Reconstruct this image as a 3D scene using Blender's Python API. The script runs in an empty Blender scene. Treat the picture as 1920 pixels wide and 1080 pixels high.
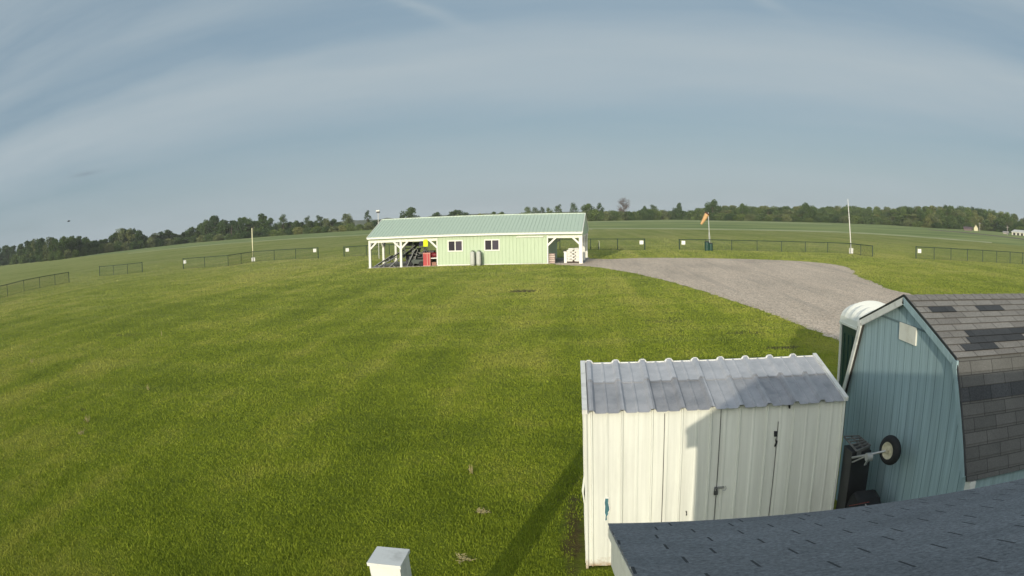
import bpy, bmesh, math, random
import numpy as np
from mathutils import Vector, Matrix, noise

sc = bpy.context.scene
COL = sc.collection
R = math.radians

# ------------------------------------------------------------------ camera (wide security lens, barrel distortion)
PITCH, ROLL, K1, K3 = .1311, -.0186, .7409, .0939
CX, CY = 1076.19, 579.11
CAMZ = 4.0
cd = bpy.data.cameras.new('security_camera')
cd.type = 'PANO'
cd.panorama_type = 'FISHEYE_LENS_POLYNOMIAL'
cd.sensor_width = 36
cd.fisheye_fov = R(170)
_q = 1.92/36
cd.fisheye_polynomial_k0 = 0
cd.fisheye_polynomial_k1 = -K1*_q
cd.fisheye_polynomial_k2 = 0
cd.fisheye_polynomial_k3 = -K3*_q**3
cd.fisheye_polynomial_k4 = 0
cd.shift_x = -(CX-960)/1920
cd.shift_y = (CY-540)/1080
cd.clip_start = .02
cd.clip_end = 9000
cam = bpy.data.objects.new('camera', cd)
COL.objects.link(cam)
sc.camera = cam

def cvec(x, y, z):      # lens axes (right, up, forward) -> world
    cr, sr = math.cos(ROLL), math.sin(ROLL)
    x, y = x*cr-y*sr, x*sr+y*cr
    cp, sp = math.cos(PITCH), math.sin(PITCH)
    y, z = y*cp-z*sp, y*sp+z*cp
    return Vector((x, z, y))
M = Matrix((cvec(1, 0, 0), cvec(0, 1, 0), -cvec(0, 0, 1))).transposed().to_4x4()
M.translation = (0, 0, CAMZ)
cam.matrix_world = M

def ray(px, py):
    u = (px-CX)/1000; v = (CY-py)/1000; r = math.hypot(u, v)
    th = K1*r+K3*r**3; s = math.sin(th)/r
    return cvec(u*s, v*s, math.cos(th))
def at(px, py, z=0.):   # where the line of sight meets a height
    d = ray(px, py); t = (z-CAMZ)/d.z
    return Vector((d.x*t, d.y*t, z))
def top_over(base, px, py):     # height of a point straight over base
    d = ray(px, py); D = math.hypot(base.x, base.y)
    return CAMZ + D*d.z/math.hypot(d.x, d.y)

# ------------------------------------------------------------------ sun and sky
sc.view_settings.view_transform = 'Standard'
sc.view_settings.look = 'None'
sc.view_settings.gamma = 1
sc.view_settings.exposure = 0.1
SUN_EL = 11.3; SUN_AZ = 180+13.6
sd = bpy.data.lights.new('sun', 'SUN'); sd.energy = 2.65; sd.angle = R(.6); sd.color = (1, .89, .70)
so = bpy.data.objects.new('sun', sd); COL.objects.link(so)
sdir = Vector((math.sin(R(SUN_AZ))*math.cos(R(SUN_EL)), math.cos(R(SUN_AZ))*math.cos(R(SUN_EL)), math.sin(R(SUN_EL))))
so.rotation_euler = (-sdir).to_track_quat('-Z', 'Y').to_euler()
so.location = (0, -20, 20)

W = bpy.data.worlds.new('World'); sc.world = W; W.use_nodes = True
nt = W.node_tree; nt.nodes.clear()
def N(t, **k):
    n = nt.nodes.new(t)
    for a, b in k.items(): setattr(n, a, b)
    return n
def mth(op, a, b=None, c=None, clamp=False):
    n = N('ShaderNodeMath', operation=op); n.use_clamp = clamp
    for i, v in enumerate((a, b, c)):
        if v is None: continue
        if isinstance(v, (int, float)): n.inputs[i].default_value = v
        else: nt.links.new(v, n.inputs[i])
    return n.outputs[0]
sky = N('ShaderNodeTexSky', sky_type='NISHITA', sun_disc=False, sun_elevation=R(SUN_EL), sun_rotation=R(SUN_AZ))
sky.altitude = 250; sky.air_density = 1.0; sky.dust_density = 1.2; sky.ozone_density = 1.2
geo = N('ShaderNodeTexCoord')
sep = N('ShaderNodeSeparateXYZ'); nt.links.new(geo.outputs['Generated'], sep.inputs[0])
X, Y, Z = sep.outputs
zz = mth('MAXIMUM', Z, 0.0)
ay = mth('ADD', mth('ABSOLUTE', mth('ADD', Y, mth('MULTIPLY', X, .06))), .05)
v = mth('DIVIDE', zz, ay)                      # bands of thin cloud run across the view
h = mth('DIVIDE', X, ay)
cmb = N('ShaderNodeCombineXYZ')
nt.links.new(mth('MULTIPLY', h, 1.1), cmb.inputs[0]); nt.links.new(mth('MULTIPLY', v, 7.0), cmb.inputs[1])
nz = N('ShaderNodeTexNoise'); nz.inputs['Scale'].default_value = 1.0; nz.inputs['Detail'].default_value = 5; nz.inputs['Roughness'].default_value = .5
nz.inputs['Distortion'].default_value = .5
nt.links.new(cmb.outputs[0], nz.inputs['Vector'])
vw = mth('ADD', v, mth('MULTIPLY', mth('SUBTRACT', nz.outputs[0], .5), .11))
rp = N('ShaderNodeValToRGB'); nt.links.new(mth('MULTIPLY', vw, 1.6), rp.inputs[0])
el = rp.color_ramp.elements
stops = [(0, .55), (.03, .56), (.065, .6), (.13, .42), (.205, .24), (.25, .45), (.30, .74), (.37, .86), (.43, .62), (.475, .28), (.55, .24), (.64, .5), (.8, .3), (1, .5)]
el[0].position = 0; el[0].color = (.62,)*3+(1,); el[1].position = 1; el[1].color = (.5,)*3+(1,)
for p, c in stops[1:-1]:
    e = el.new(p); e.color = (c, c, c, 1)
nz2 = N('ShaderNodeTexNoise'); nz2.inputs['Scale'].default_value = 3.2; nz2.inputs['Detail'].default_value = 6; nz2.inputs['Roughness'].default_value = .55
cmb2 = N('ShaderNodeCombineXYZ')
nt.links.new(mth('ADD', mth('MULTIPLY', h, .7), mth('MULTIPLY', v, .8)), cmb2.inputs[0]); nt.links.new(mth('MULTIPLY', v, 5.5), cmb2.inputs[1])
nt.links.new(cmb2.outputs[0], nz2.inputs['Vector'])
fac = mth('ADD', rp.outputs[0], mth('MULTIPLY', mth('SUBTRACT', nz2.outputs[0], .5), .55), clamp=True)
# two brighter wisps high up and one small dark cloud low on the left
def blob(hx, vx, sx, sv, tilt=0.):
    dh = mth('SUBTRACT', h, hx); dv = mth('SUBTRACT', v, vx)
    dv = mth('ADD', dv, mth('MULTIPLY', dh, tilt))
    dv = mth('ADD', dv, mth('MULTIPLY', mth('SUBTRACT', nz2.outputs[0], .5), sv*3))
    a = mth('DIVIDE', dh, sx); b = mth('DIVIDE', dv, sv)
    return mth('POWER', 2.718, mth('MULTIPLY', mth('ADD', mth('MULTIPLY', a, a), mth('MULTIPLY', b, b)), -1))
w1 = blob(-.21, .315, .06, .012, .55); w2 = blob(.26, .33, .05, .012, .5)
fac = mth('ADD', fac, mth('MULTIPLY', mth('ADD', w1, w2), .35), clamp=True)
mix = N('ShaderNodeMix', data_type='RGBA')
skymul = N('ShaderNodeMix', data_type='RGBA', blend_type='MULTIPLY'); skymul.inputs[0].default_value = 1
skymul.inputs[7].default_value = (1, .98, .92, 1)
nt.links.new(sky.outputs[0], skymul.inputs[6])
blue = N('ShaderNodeMix', data_type='RGBA'); blue.inputs[0].default_value = .72
nt.links.new(skymul.outputs[2], blue.inputs[6]); blue.inputs[7].default_value = (2.15, 3.2, 4.2, 1)
nt.links.new(blue.outputs[2], mix.inputs[6]); mix.inputs[7].default_value = (4.0, 4.7, 5.1, 1)
nt.links.new(fac, mix.inputs[0])
dk = mth('MULTIPLY', blob(-.92, .145, .045, .0045, .03), .3)
mix2 = N('ShaderNodeMix', data_type='RGBA'); nt.links.new(dk, mix2.inputs[0])
nt.links.new(mix.outputs[2], mix2.inputs[6]); mix2.inputs[7].default_value = (1.6, 1.9, 2.3, 1)
dotn = N('ShaderNodeVectorMath', operation='DOT_PRODUCT'); nt.links.new(geo.outputs['Generated'], dotn.inputs[0]); dotn.inputs[1].default_value = sdir
gl = mth('POWER', mth('MAXIMUM', dotn.outputs['Value'], 0.), 3.)
glow_ = N('ShaderNodeMix', data_type='RGBA', blend_type='ADD'); nt.links.new(mth('MULTIPLY', gl, 1.), glow_.inputs[0])
zen = N('ShaderNodeMix', data_type='RGBA', blend_type='MULTIPLY'); zen.inputs[0].default_value = 1
zr = N('ShaderNodeValToRGB'); nt.links.new(zz, zr.inputs[0]); zr.color_ramp.elements[0].position = .35; zr.color_ramp.elements[0].color = (1, 1, 1, 1)
zr.color_ramp.elements[1].position = .8; zr.color_ramp.elements[1].color = (.8, .82, .88, 1)
nt.links.new(mix2.outputs[2], zen.inputs[6]); nt.links.new(zr.outputs[0], zen.inputs[7])
nt.links.new(zen.outputs[2], glow_.inputs[6]); glow_.inputs[7].default_value = (16, 15, 13.2, 1)
bg = N('ShaderNodeBackground'); bg.inputs[1].default_value = .1
nt.links.new(glow_.outputs[2], bg.inputs[0])
wo = N('ShaderNodeOutputWorld'); nt.links.new(bg.outputs[0], wo.inputs[0])

# ------------------------------------------------------------------ materials
def newmat(name):
    m = bpy.data.materials.new(name); m.use_nodes = True
    t = m.node_tree; b = t.nodes['Principled BSDF']
    return m, t, b
class NB:               # tiny node helper
    def __init__(s, t): s.t = t
    def n(s, typ, **k):
        x = s.t.nodes.new(typ)
        for a, b in k.items(): setattr(x, a, b)
        return x
    def set(s, sock, v):
        if isinstance(v, bpy.types.NodeSocket): s.t.links.new(v, sock)
        else: sock.default_value = v
    def m(s, op, a, b=None, c=None, clamp=False):
        x = s.n('ShaderNodeMath', operation=op); x.use_clamp = clamp
        for i, q in enumerate((a, b, c)):
            if q is not None: s.set(x.inputs[i], q)
        return x.outputs[0]
    def obj(s): return s.n('ShaderNodeTexCoord').outputs['Object']
    def uv(s): return s.n('ShaderNodeTexCoord').outputs['UV']
    def scale(s, vec, k, rot=(0, 0, 0), loc=(0, 0, 0)):
        x = s.n('ShaderNodeMapping'); x.inputs['Scale'].default_value = k; x.inputs['Rotation'].default_value = rot; x.inputs['Location'].default_value = loc
        s.t.links.new(vec, x.inputs[0]); return x.outputs[0]
    def noise(s, vec, sc_, det=4, rough=.55, dist=0.):
        x = s.n('ShaderNodeTexNoise'); x.inputs['Scale'].default_value = sc_; x.inputs['Detail'].default_value = det
        x.inputs['Roughness'].default_value = rough; x.inputs['Distortion'].default_value = dist
        s.t.links.new(vec, x.inputs['Vector']); return x.outputs[0]
    def ramp(s, f, st):
        x = s.n('ShaderNodeValToRGB'); s.t.links.new(f, x.inputs[0]); e = x.color_ramp.elements
        def c4(c): return (c, c, c, 1) if isinstance(c, (int, float)) else tuple(c)+(1,)
        e[0].position = st[0][0]; e[0].color = c4(st[0][1]); e[1].position = st[-1][0]; e[1].color = c4(st[-1][1])
        for p, c in st[1:-1]:
            q = e.new(p); q.color = c4(c)
        return x.outputs[0]
    def mix(s, f, a, b, mode='MIX'):
        x = s.n('ShaderNodeMix', data_type='RGBA', blend_type=mode)
        s.set(x.inputs[0], f)
        for i, q in ((6, a), (7, b)):
            if isinstance(q, tuple) and len(q) == 3: q = q+(1,)
            s.set(x.inputs[i], q)
        return x.outputs[2]
    def bump(s, hgt, st, dist, b):
        x = s.n('ShaderNodeBump'); x.inputs['Strength'].default_value = st; x.inputs['Distance'].default_value = dist
        s.t.links.new(hgt, x.inputs['Height']); s.t.links.new(x.outputs[0], b.inputs['Normal'])

def plain(name, col, rough=.6, metal=0., var=.12, scale=6., bump=.0, dirt=None, dirt_scale=2.):
    m, t, b = newmat(name); k = NB(t)
    nn = k.noise(k.obj(), scale, 5)
    lo = tuple(c*(1-var) for c in col); hi = tuple(min(1, c*(1+var)) for c in col)
    c = k.ramp(nn, [(.3, lo), (.7, hi)])
    if dirt:
        d = k.ramp(k.noise(k.obj(), dirt_scale, 7, .65), [(.5, 0), (.75, .7)])
        c = k.mix(d, c, dirt)
    t.links.new(c, b.inputs['Base Color']); b.inputs['Roughness'].default_value = rough; b.inputs['Metallic'].default_value = metal
    if bump: k.bump(k.noise(k.obj(), scale*8, 4), .4, bump, b)
    return m

# lawn -------------------------------------------------------------
def patches(k, o):      # long-wave colour drift of the mown grass, shared by soil sheet and blades
    big = k.noise(o, .045, 3, .5); mid = k.noise(o, .35, 4, .55)
    s1 = k.scale(o, (1, .035, 1), (0, 0, R(7))); st = k.noise(s1, .42, 2, .6)
    f = k.m('ADD', k.m('MULTIPLY', big, .34), k.m('ADD', k.m('MULTIPLY', mid, .32), k.m('MULTIPLY', st, .34)))
    return f
def grass_colour(k, o, dark=1.):
    f = k.m('ADD', patches(k, o), k.m('MULTIPLY', k.m('SUBTRACT', k.noise(o, 3.2, 5, .7), .5), .16))
    g = lambda c: tuple(x*dark for x in c)
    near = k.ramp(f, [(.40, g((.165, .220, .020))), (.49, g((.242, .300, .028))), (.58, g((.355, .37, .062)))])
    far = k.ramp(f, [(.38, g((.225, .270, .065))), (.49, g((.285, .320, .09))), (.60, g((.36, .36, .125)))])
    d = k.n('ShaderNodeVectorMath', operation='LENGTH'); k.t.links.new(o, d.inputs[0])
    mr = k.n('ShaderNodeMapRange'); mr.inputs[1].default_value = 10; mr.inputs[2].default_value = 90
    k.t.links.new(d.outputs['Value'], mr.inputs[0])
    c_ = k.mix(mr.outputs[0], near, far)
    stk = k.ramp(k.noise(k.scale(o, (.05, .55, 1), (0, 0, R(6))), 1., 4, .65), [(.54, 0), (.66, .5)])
    return k.mix(k.m('MULTIPLY', stk, mr.outputs[0]), c_, g((.42, .42, .17)))     # pale clipping streaks; haze and blade light are put into the far colour
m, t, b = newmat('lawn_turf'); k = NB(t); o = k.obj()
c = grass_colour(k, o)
fine = k.noise(o, 9, 6, .7); fine2 = k.noise(k.scale(o, (1, .35, 1), (0, 0, .3)), 1.6, 5, .65)
c = k.mix(1., c, k.ramp(k.m('ADD', k.m('MULTIPLY', fine, .6), k.m('MULTIPLY', fine2, .4)), [(.3, .62), (.5, 1.), (.72, 1.3)]), 'MULTIPLY')
def spot(k, o, c, x, y, rx, ry, col, amt=.9, rot=0.):
    mp = k.n('ShaderNodeMapping', vector_type='POINT'); 
    mp.inputs['Location'].default_value = (-x, -y, 0); k.t.links.new(o, mp.inputs[0])
    dd = k.scale(mp.outputs[0], (1/rx, 1/ry, 0)); ln = k.n('ShaderNodeVectorMath', operation='LENGTH'); k.t.links.new(dd, ln.inputs[0])
    q = k.m('ADD', ln.outputs['Value'], k.m('MULTIPLY', k.m('SUBTRACT', k.noise(o, 2.5, 5, .7), .5), 2.2))
    return k.mix(k.ramp(q, [(.35, amt), (1.1, 0)]), c, col)
SOIL = (.09, .07, .045)
SPOTS = [(980, 546, 1.1, .9, .85), (1395, 624, 1.0, .5, .5), (1245, 601, 1.3, .9, .35), (1470, 652, .8, .35, .8), (905, 960, .2, .12, .7), (872, 1048, .22, .12, .6), (240, 628, 1.6, .5, .4), (155, 768, .2, .15, .6)]
for px, py, rx, ry, am in SPOTS:
    p = at(px, py); c = spot(k, o, c, p.x, p.y, rx, ry, SOIL, am)
c = spot(k, o, c, -.06, 8.3, .17, 1.4, (.13, .085, .045), .8)
c = spot(k, o, c, 1.6, 9.9, 2.4, .8, (.12, .10, .05), .6)
t.links.new(c, b.inputs['Base Color']); b.inputs['Roughness'].default_value = .9; b.inputs['Specular IOR Level'].default_value = .15
k.bump(k.m('ADD', k.noise(o, 14, 6, .7), k.m('MULTIPLY', k.noise(o, 1.5, 4), 2.)), 1., .16, b)
M_LAWN = m
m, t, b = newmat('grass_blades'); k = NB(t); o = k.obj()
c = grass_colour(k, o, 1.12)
rnd = k.n('ShaderNodeAttribute', attribute_name='shade').outputs['Fac']
c = k.mix(1., c, k.ramp(rnd, [(0, (.84, .86, .8)), (.85, (1.07, 1.07, 1.)), (1., (1.3, 1.22, 1.25))]), 'MULTIPLY')
t.links.new(c, b.inputs['Base Color']); b.inputs['Roughness'].default_value = .7; b.inputs['Specular IOR Level'].default_value = .2
tr = k.n('ShaderNodeBsdfTranslucent'); t.links.new(c, tr.inputs[0]); ms = k.n('ShaderNodeMixShader'); ms.inputs[0].default_value = .25
t.links.new(b.outputs[0], ms.inputs[1]); t.links.new(tr.outputs[0], ms.inputs[2]); t.links.new(ms.outputs[0], t.nodes['Material Output'].inputs[0])
M_BLADE = m
m, t, b = newmat('crop_rows'); k = NB(t); o = k.obj()
c = k.ramp(k.m('ADD', k.m('MULTIPLY', k.noise(k.scale(o, (.08, 1, 1), (0, 0, R(-4))), .16, 4), .6), k.m('MULTIPLY', k.noise(o, .03, 3), .4)), [(.40, (.12, .18, .03)), (.49, (.18, .24, .05)), (.57, (.28, .32, .09))])
t.links.new(c, b.inputs['Base Color']); b.inputs['Roughness'].default_value = .95
M_CROP = m
m, t, b = newmat('dry_edge'); k = NB(t); o = k.obj()
c = k.ramp(k.noise(o, .12, 4, .7), [(.35, (.26, .31, .11)), (.65, (.46, .46, .24))]); t.links.new(c, b.inputs['Base Color']); b.inputs['Roughness'].default_value = 1
M_DRY = m
m, t, b = newmat('bare_soil'); k = NB(t); o = k.obj()
c = k.ramp(k.noise(o, .1, 4, .7), [(.35, (.10, .075, .05)), (.65, (.20, .16, .11))]); t.links.new(c, b.inputs['Base Color']); b.inputs['Roughness'].default_value = 1
M_SOIL = m
m, t, b = newmat('gravel'); k = NB(t); o = k.obj()
vo = k.n('ShaderNodeTexVoronoi'); vo.inputs['Scale'].default_value = 16; t.links.new(o, vo.inputs['Vector'])
g1 = k.ramp(vo.outputs['Color'], [(.1, (.42, .33, .24)), (.5, (.68, .55, .42)), (.95, (.86, .735, .595))])
g2 = k.ramp(k.m('ADD', k.m('MULTIPLY', k.noise(k.scale(o, (1, .22, 1), (0, 0, R(-25))), .5, 5, .6), .6), k.m('MULTIPLY', k.noise(o, 3.5, 5, .7), .4)), [(.33, .72), (.5, 1.), (.7, 1.18)])
c = k.mix(1., g1, g2, 'MULTIPLY')
rut = k.noise(k.scale(o, (1.1, .05, 1), (0, 0, R(-12))), .9, 3, .6, .3); c = k.mix(k.ramp(rut, [(.55, 0), (.66, .35)]), c, (.36, .30, .24))
gr = k.noise(o, .7, 6, .75); c = k.mix(k.ramp(gr, [(.66, 0), (.76, .45)]), c, (.22, .22, .09))
t.links.new(c, b.inputs['Base Color']); b.inputs['Roughness'].default_value = .95
k.bump(k.m('ADD', vo.outputs['Distance'], k.m('MULTIPLY', k.noise(o, 3, 4), .6)), .7, .05, b)
M_GRAVEL = m

WHITE = plain('white_painted_wood', (.78, .78, .70), .55, var=.06, scale=3, dirt=(.5, .47, .38), dirt_scale=4)
WHITE2 = plain('white_trim', (.74, .75, .72), .5, var=.05, scale=4, dirt=(.42, .42, .38), dirt_scale=6)
CONC = plain('concrete', (.33, .31, .29), .9, var=.15, scale=2, bump=.01)
DKMETAL = plain('dark_green_coated_steel', (.022, .05, .028), .5, var=.2)
STEEL = plain('galvanised_steel', (.42, .43, .43), .45, .6, var=.15)
BLACK = plain('black_plastic', (.018, .02, .022), .5, var=.3)
BLACKF = plain('black_fabric', (.012, .014, .016), .9, var=.3)
GLASS, t, b = newmat('window_glass'); b.inputs['Base Color'].default_value = (.035, .03, .045, 1); b.inputs['Roughness'].default_value = .12
SCREEN = plain('insect_screen', (.06, .05, .075), .8, var=.1, scale=30)

# white ribbed metal of the storage shed, with grime and rust toward the bottom edge
def metal_panel(name, col, rust=True, streak=.1, worn=(.5, .48, .42)):
    m, t, b = newmat(name); k = NB(t); o = k.obj()
    st = k.noise(k.scale(o, (9, 9, .35)), 1.3, 5, .6)
    c = k.ramp(st, [(.3, tuple(x*(1-streak) for x in col)), (.65, tuple(x*(1+streak*.4) for x in col))])
    sp = k.ramp(k.noise(o, 34, 3, .8), [(.69, 0), (.75, .55)]); c = k.mix(sp, c, worn)
    c = k.mix(k.ramp(k.noise(k.scale(o, (2, 2, .8)), 1.8, 6, .7), [(.52, 0), (.74, .28)]), c, tuple(x*.72 for x in col))
    if rust:
        sx = k.n('ShaderNodeSeparateXYZ'); t.links.new(o, sx.inputs[0])
        low = k.m('SUBTRACT', .23, sx.outputs[2]); low = k.m('ADD', k.m('MULTIPLY', low, 4.), k.m('MULTIPLY', k.m('SUBTRACT', k.noise(o, 9, 6, .7), .5), 1.8))
        c = k.mix(k.ramp(low, [(.35, 0), (1., .85)]), c, (.36, .24, .12))
        c = k.mix(k.ramp(k.m('ADD', low, k.m('MULTIPLY', k.noise(o, 22, 4, .8), .7)), [(1.15, 0), (1.35, .9)]), c, (.09, .05, .03))
    t.links.new(c, b.inputs['Base Color']); b.inputs['Roughness'].default_value = .5
    k.bump(k.noise(o, 3, 3), .15, .02, b)
    return m
M_SHEDW = metal_panel('white_ribbed_steel', (.73, .75, .69), streak=.16)
m, t, b = newmat('weathered_white_roof'); k = NB(t); o = k.obj(); sx = k.n('ShaderNodeSeparateXYZ'); t.links.new(o, sx.inputs[0])
base = k.ramp(k.noise(o, 5, 6, .65), [(.3, (.40, .42, .45)), (.7, (.56, .57, .60))])
dirt = k.ramp(k.noise(k.scale(o, (2.2, 1.6, 1)), 2.4, 6, .65), [(.35, (.19, .20, .22)), (.7, (.36, .36, .38))])
lowrow = k.ramp(k.m('ADD', k.m('MULTIPLY', k.m('SUBTRACT', 7.95, sx.outputs[1]), 40.), k.m('MULTIPLY', k.noise(o, 7, 5, .7), 1.2)), [(.35, 0), (.8, 1)])
pan = k.n('ShaderNodeTexWhiteNoise', noise_dimensions='1D'); t.links.new(k.m('FLOOR', k.m('DIVIDE', k.m('SUBTRACT', sx.outputs[0], .164), .325)), pan.inputs['W'])
lf = k.m('MULTIPLY', lowrow, k.m('ADD', .25, k.m('MULTIPLY', pan.outputs[0], .65)))
c = k.mix(lf, base, dirt)
c = k.mix(k.ramp(k.noise(o, 26, 4, .75), [(.62, 0), (.72, .5)]), c, (.68, .68, .68))
t.links.new(c, b.inputs['Base Color']); b.inputs['Roughness'].default_value = .55; b.inputs['Metallic'].default_value = .1
M_SHEDR = m

def siding(name, col, groove=.2, axis=1):      # vertical board siding: colour with fine streaks; the grooves are geometry
    m, t, b = newmat(name); k = NB(t); o = k.obj()
    st = k.noise(k.scale(o, (14, 14, .5)), 1.5, 6, .65)
    c = k.ramp(st, [(.25, tuple(x*.78 for x in col)), (.5, col), (.72, tuple(x*1.22 for x in col))])
    c = k.mix(k.ramp(k.noise(k.scale(o, (30, 30, 1.2)), 2., 4, .6), [(.60, 0), (.72, .35)]), c, tuple(x*.6 for x in col))
    t.links.new(c, b.inputs['Base Color']); b.inputs['Roughness'].default_value = .75
    k.bump(k.noise(k.scale(o, (40, 40, 1.5)), 2, 4), .3, .004, b)
    return m
M_BARN = siding('blue_green_siding', (.31, .43, .465))
M_HOUSE = siding('pale_siding', (.55, .58, .56))
M_PAVW = metal_panel('mint_steel', (.475, .585, .41), rust=False, streak=.05, worn=(.45, .55, .35))
M_PAVR = metal_panel('sage_steel_roof', (.46, .57, .47), rust=False, streak=.07, worn=(.45, .55, .5))

def shingles(name, c1, c2, tab=.305, row=.14, slotw=.012, joint=True, slot_len=1., slot_dark=.35, grain=1.):
    m, t, b = newmat(name); k = NB(t); uv = k.uv(); sx = k.n('ShaderNodeSeparateXYZ'); t.links.new(uv, sx.inputs[0])
    r = k.m('DIVIDE', sx.outputs[1], row); ri = k.m('FLOOR', r); rf = k.m('FRACT', r)
    wn = k.n('ShaderNodeTexWhiteNoise', noise_dimensions='1D'); t.links.new(ri, wn.inputs['W'])
    off = k.m('ADD', k.m('MULTIPLY', ri, .5), k.m('MULTIPLY', wn.outputs[0], .3))
    u = k.m('ADD', k.m('DIVIDE', sx.outputs[0], tab), off); uf = k.m('FRACT', u); ui = k.m('FLOOR', u)
    wn2 = k.n('ShaderNodeTexWhiteNoise', noise_dimensions='2D'); cb = k.n('ShaderNodeCombineXYZ'); t.links.new(ui, cb.inputs[0]); t.links.new(ri, cb.inputs[1]); t.links.new(cb.outputs[0], wn2.inputs['Vector'])
    c = k.mix(wn2.outputs[0], c1, c2)
    o = k.obj()
    c = k.mix(1., c, k.ramp(k.noise(o, 60, 3, .8), [(.3, 1-.35*grain), (.7, 1+.3*grain)]), 'MULTIPLY')
    c = k.mix(1., c, k.ramp(k.noise(o, 1.6, 5, .6), [(.3, .85), (.7, 1.12)]), 'MULTIPLY')
    sl = k.m('LESS_THAN', uf, slotw/tab)
    if slot_len < 1: sl = k.m('MULTIPLY', sl, k.m('MULTIPLY', k.m('GREATER_THAN', rf, .08), k.m('LESS_THAN', rf, .08+slot_len)))
    if joint: sl = k.m('MAXIMUM', sl, k.m('LESS_THAN', rf, .05))
    c = k.mix(sl, c, tuple(x*slot_dark for x in c1))  # slot shadow and the lower layer both put into this darker tone
    t.links.new(c, b.inputs['Base Color']); b.inputs['Roughness'].default_value = .95; b.inputs['Specular IOR Level'].default_value = .2
    k.bump(k.m('SUBTRACT', k.noise(o, 80, 3, .8), k.m('MULTIPLY', sl, 1.5)), .5, .004, b)
    return m
M_SH4 = shingles('dark_brown_shingles', (.10, .102, .098), (.13, .13, .125), slotw=.008, grain=.5, slot_dark=.5)
M_SH1 = shingles('aged_brown_grey_shingles', (.205, .195, .18), (.265, .255, .235), slotw=.010, slot_dark=.45)
M_SH2 = shingles('dark_new_shingles', (.05, .055, .06), (.07, .075, .08), slotw=.006)
M_SH3 = shingles('charcoal_shingles', (.175, .19, .20), (.20, .215, .225), tab=.33, row=.17, slotw=.009, joint=False, slot_len=.6, slot_dark=.3, grain=1.2)

# ------------------------------------------------------------------ object helpers
def obj(name, bm_or_mesh, mat, parent=None, loc=None, smooth=False, bevel=0.):
    if isinstance(bm_or_mesh, bmesh.types.BMesh):
        bm = bm_or_mesh
        if bevel:
            bmesh.ops.bevel(bm, geom=[e for e in bm.edges if e.calc_face_angle(0) > .6], offset=bevel, segments=2, affect='EDGES')
        bmesh.ops.recalc_face_normals(bm, faces=bm.faces)
        me = bpy.data.meshes.new(name); bm.to_mesh(me); bm.free()
    else: me = bm_or_mesh
    for mt in (mat if isinstance(mat, (list, tuple)) else [mat]): me.materials.append(mt)
    if smooth: me.polygons.foreach_set('use_smooth', [True]*len(me.polygons))
    o = bpy.data.objects.new(name, me); COL.objects.link(o)
    if parent: o.parent = parent
    if loc is not None: o.location = loc
    return o
def tag(o, label=None, cat=None, group=None, kind=None):
    if label: o['label'] = label
    if cat: o['category'] = cat
    if group: o['group'] = group
    if kind: o['kind'] = kind
    return o
def empty(name, loc, label=None, cat=None, group=None, rz=0.):
    o = bpy.data.objects.new(name, None); COL.objects.link(o); o.location = loc; o.rotation_euler = (0, 0, rz); o.empty_display_size = .3
    return tag(o, label, cat, group)
def box(bm, x0, x1, y0, y1, z0, z1, mat=None):
    vs = [bm.verts.new(p) for p in ((x0, y0, z0), (x1, y0, z0), (x1, y1, z0), (x0, y1, z0), (x0, y0, z1), (x1, y0, z1), (x1, y1, z1), (x0, y1, z1))]
    for f in ((0, 3, 2, 1), (4, 5, 6, 7), (0, 1, 5, 4), (1, 2, 6, 5), (2, 3, 7, 6), (3, 0, 4, 7)): bm.faces.new([vs[i] for i in f])
    if mat is not None:
        for v_ in vs: v_.co = mat @ v_.co
    return vs
def bar(bm, a, b_, w, d=None, up=(0, 0, 1)):        # rectangular bar from a to b
    a = Vector(a); b_ = Vector(b_); d = w if d is None else d
    z = (b_-a).normalized(); u = Vector(up)
    if abs(z.dot(u)) > .98: u = Vector((0, 1, 0))
    x = u.cross(z).normalized(); y = z.cross(x)
    L = (b_-a).length; mt = Matrix((x, y, z)).transposed().to_4x4(); mt.translation = a
    box(bm, -w/2, w/2, -d/2, d/2, 0, L, mt)
def tube(bm, pts, r, seg=8, cap=True):
    pts = [Vector(p) for p in pts]; rr = r if isinstance(r, (list, tuple)) else [r]*len(pts); rings = []
    for i, p in enumerate(pts):
        z = ((pts[min(i+1, len(pts)-1)]-pts[max(i-1, 0)])).normalized()
        u = Vector((0, 0, 1)) if abs(z.z) < .95 else Vector((0, 1, 0))
        x = u.cross(z).normalized(); y = z.cross(x)
        rings.append([bm.verts.new(p+x*math.cos(2*math.pi*j/seg)*rr[i]+y*math.sin(2*math.pi*j/seg)*rr[i]) for j in range(seg)])
    for a, b_ in zip(rings, rings[1:]):
        for j in range(seg): bm.faces.new((a[j], a[(j+1) % seg], b_[(j+1) % seg], b_[j]))
    if cap: bm.faces.new(rings[0][::-1]); bm.faces.new(rings[-1])
def lathe(bm, prof, seg=24, mat=None):      # (radius, height)
    rings = []
    for r_, z in prof:
        ring = []
        for j in range(seg):
            p = Vector((r_*math.cos(2*math.pi*j/seg), r_*math.sin(2*math.pi*j/seg), z))
            ring.append(bm.verts.new(mat @ p if mat else p))
        rings.append(ring)
    for a, b_ in zip(rings, rings[1:]):
        for j in range(seg): bm.faces.new((a[j], a[(j+1) % seg], b_[(j+1) % seg], b_[j]))
    if prof[0][0] > 1e-4: bm.faces.new(rings[0][::-1])
    if prof[-1][0] > 1e-4: bm.faces.new(rings[-1])
def prism(bm, poly, d0, d1, fn):        # poly of 2-D points, extruded; fn(a, b, depth) -> 3-D
    A = [bm.verts.new(fn(a, b_, d0)) for a, b_ in poly]; B = [bm.verts.new(fn(a, b_, d1)) for a, b_ in poly]
    n = len(poly)
    for i in range(n): bm.faces.new((A[i], A[(i+1) % n], B[(i+1) % n], B[i]))
    bm.faces.new(A[::-1]); bm.faces.new(B)
BM = bmesh.new
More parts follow.
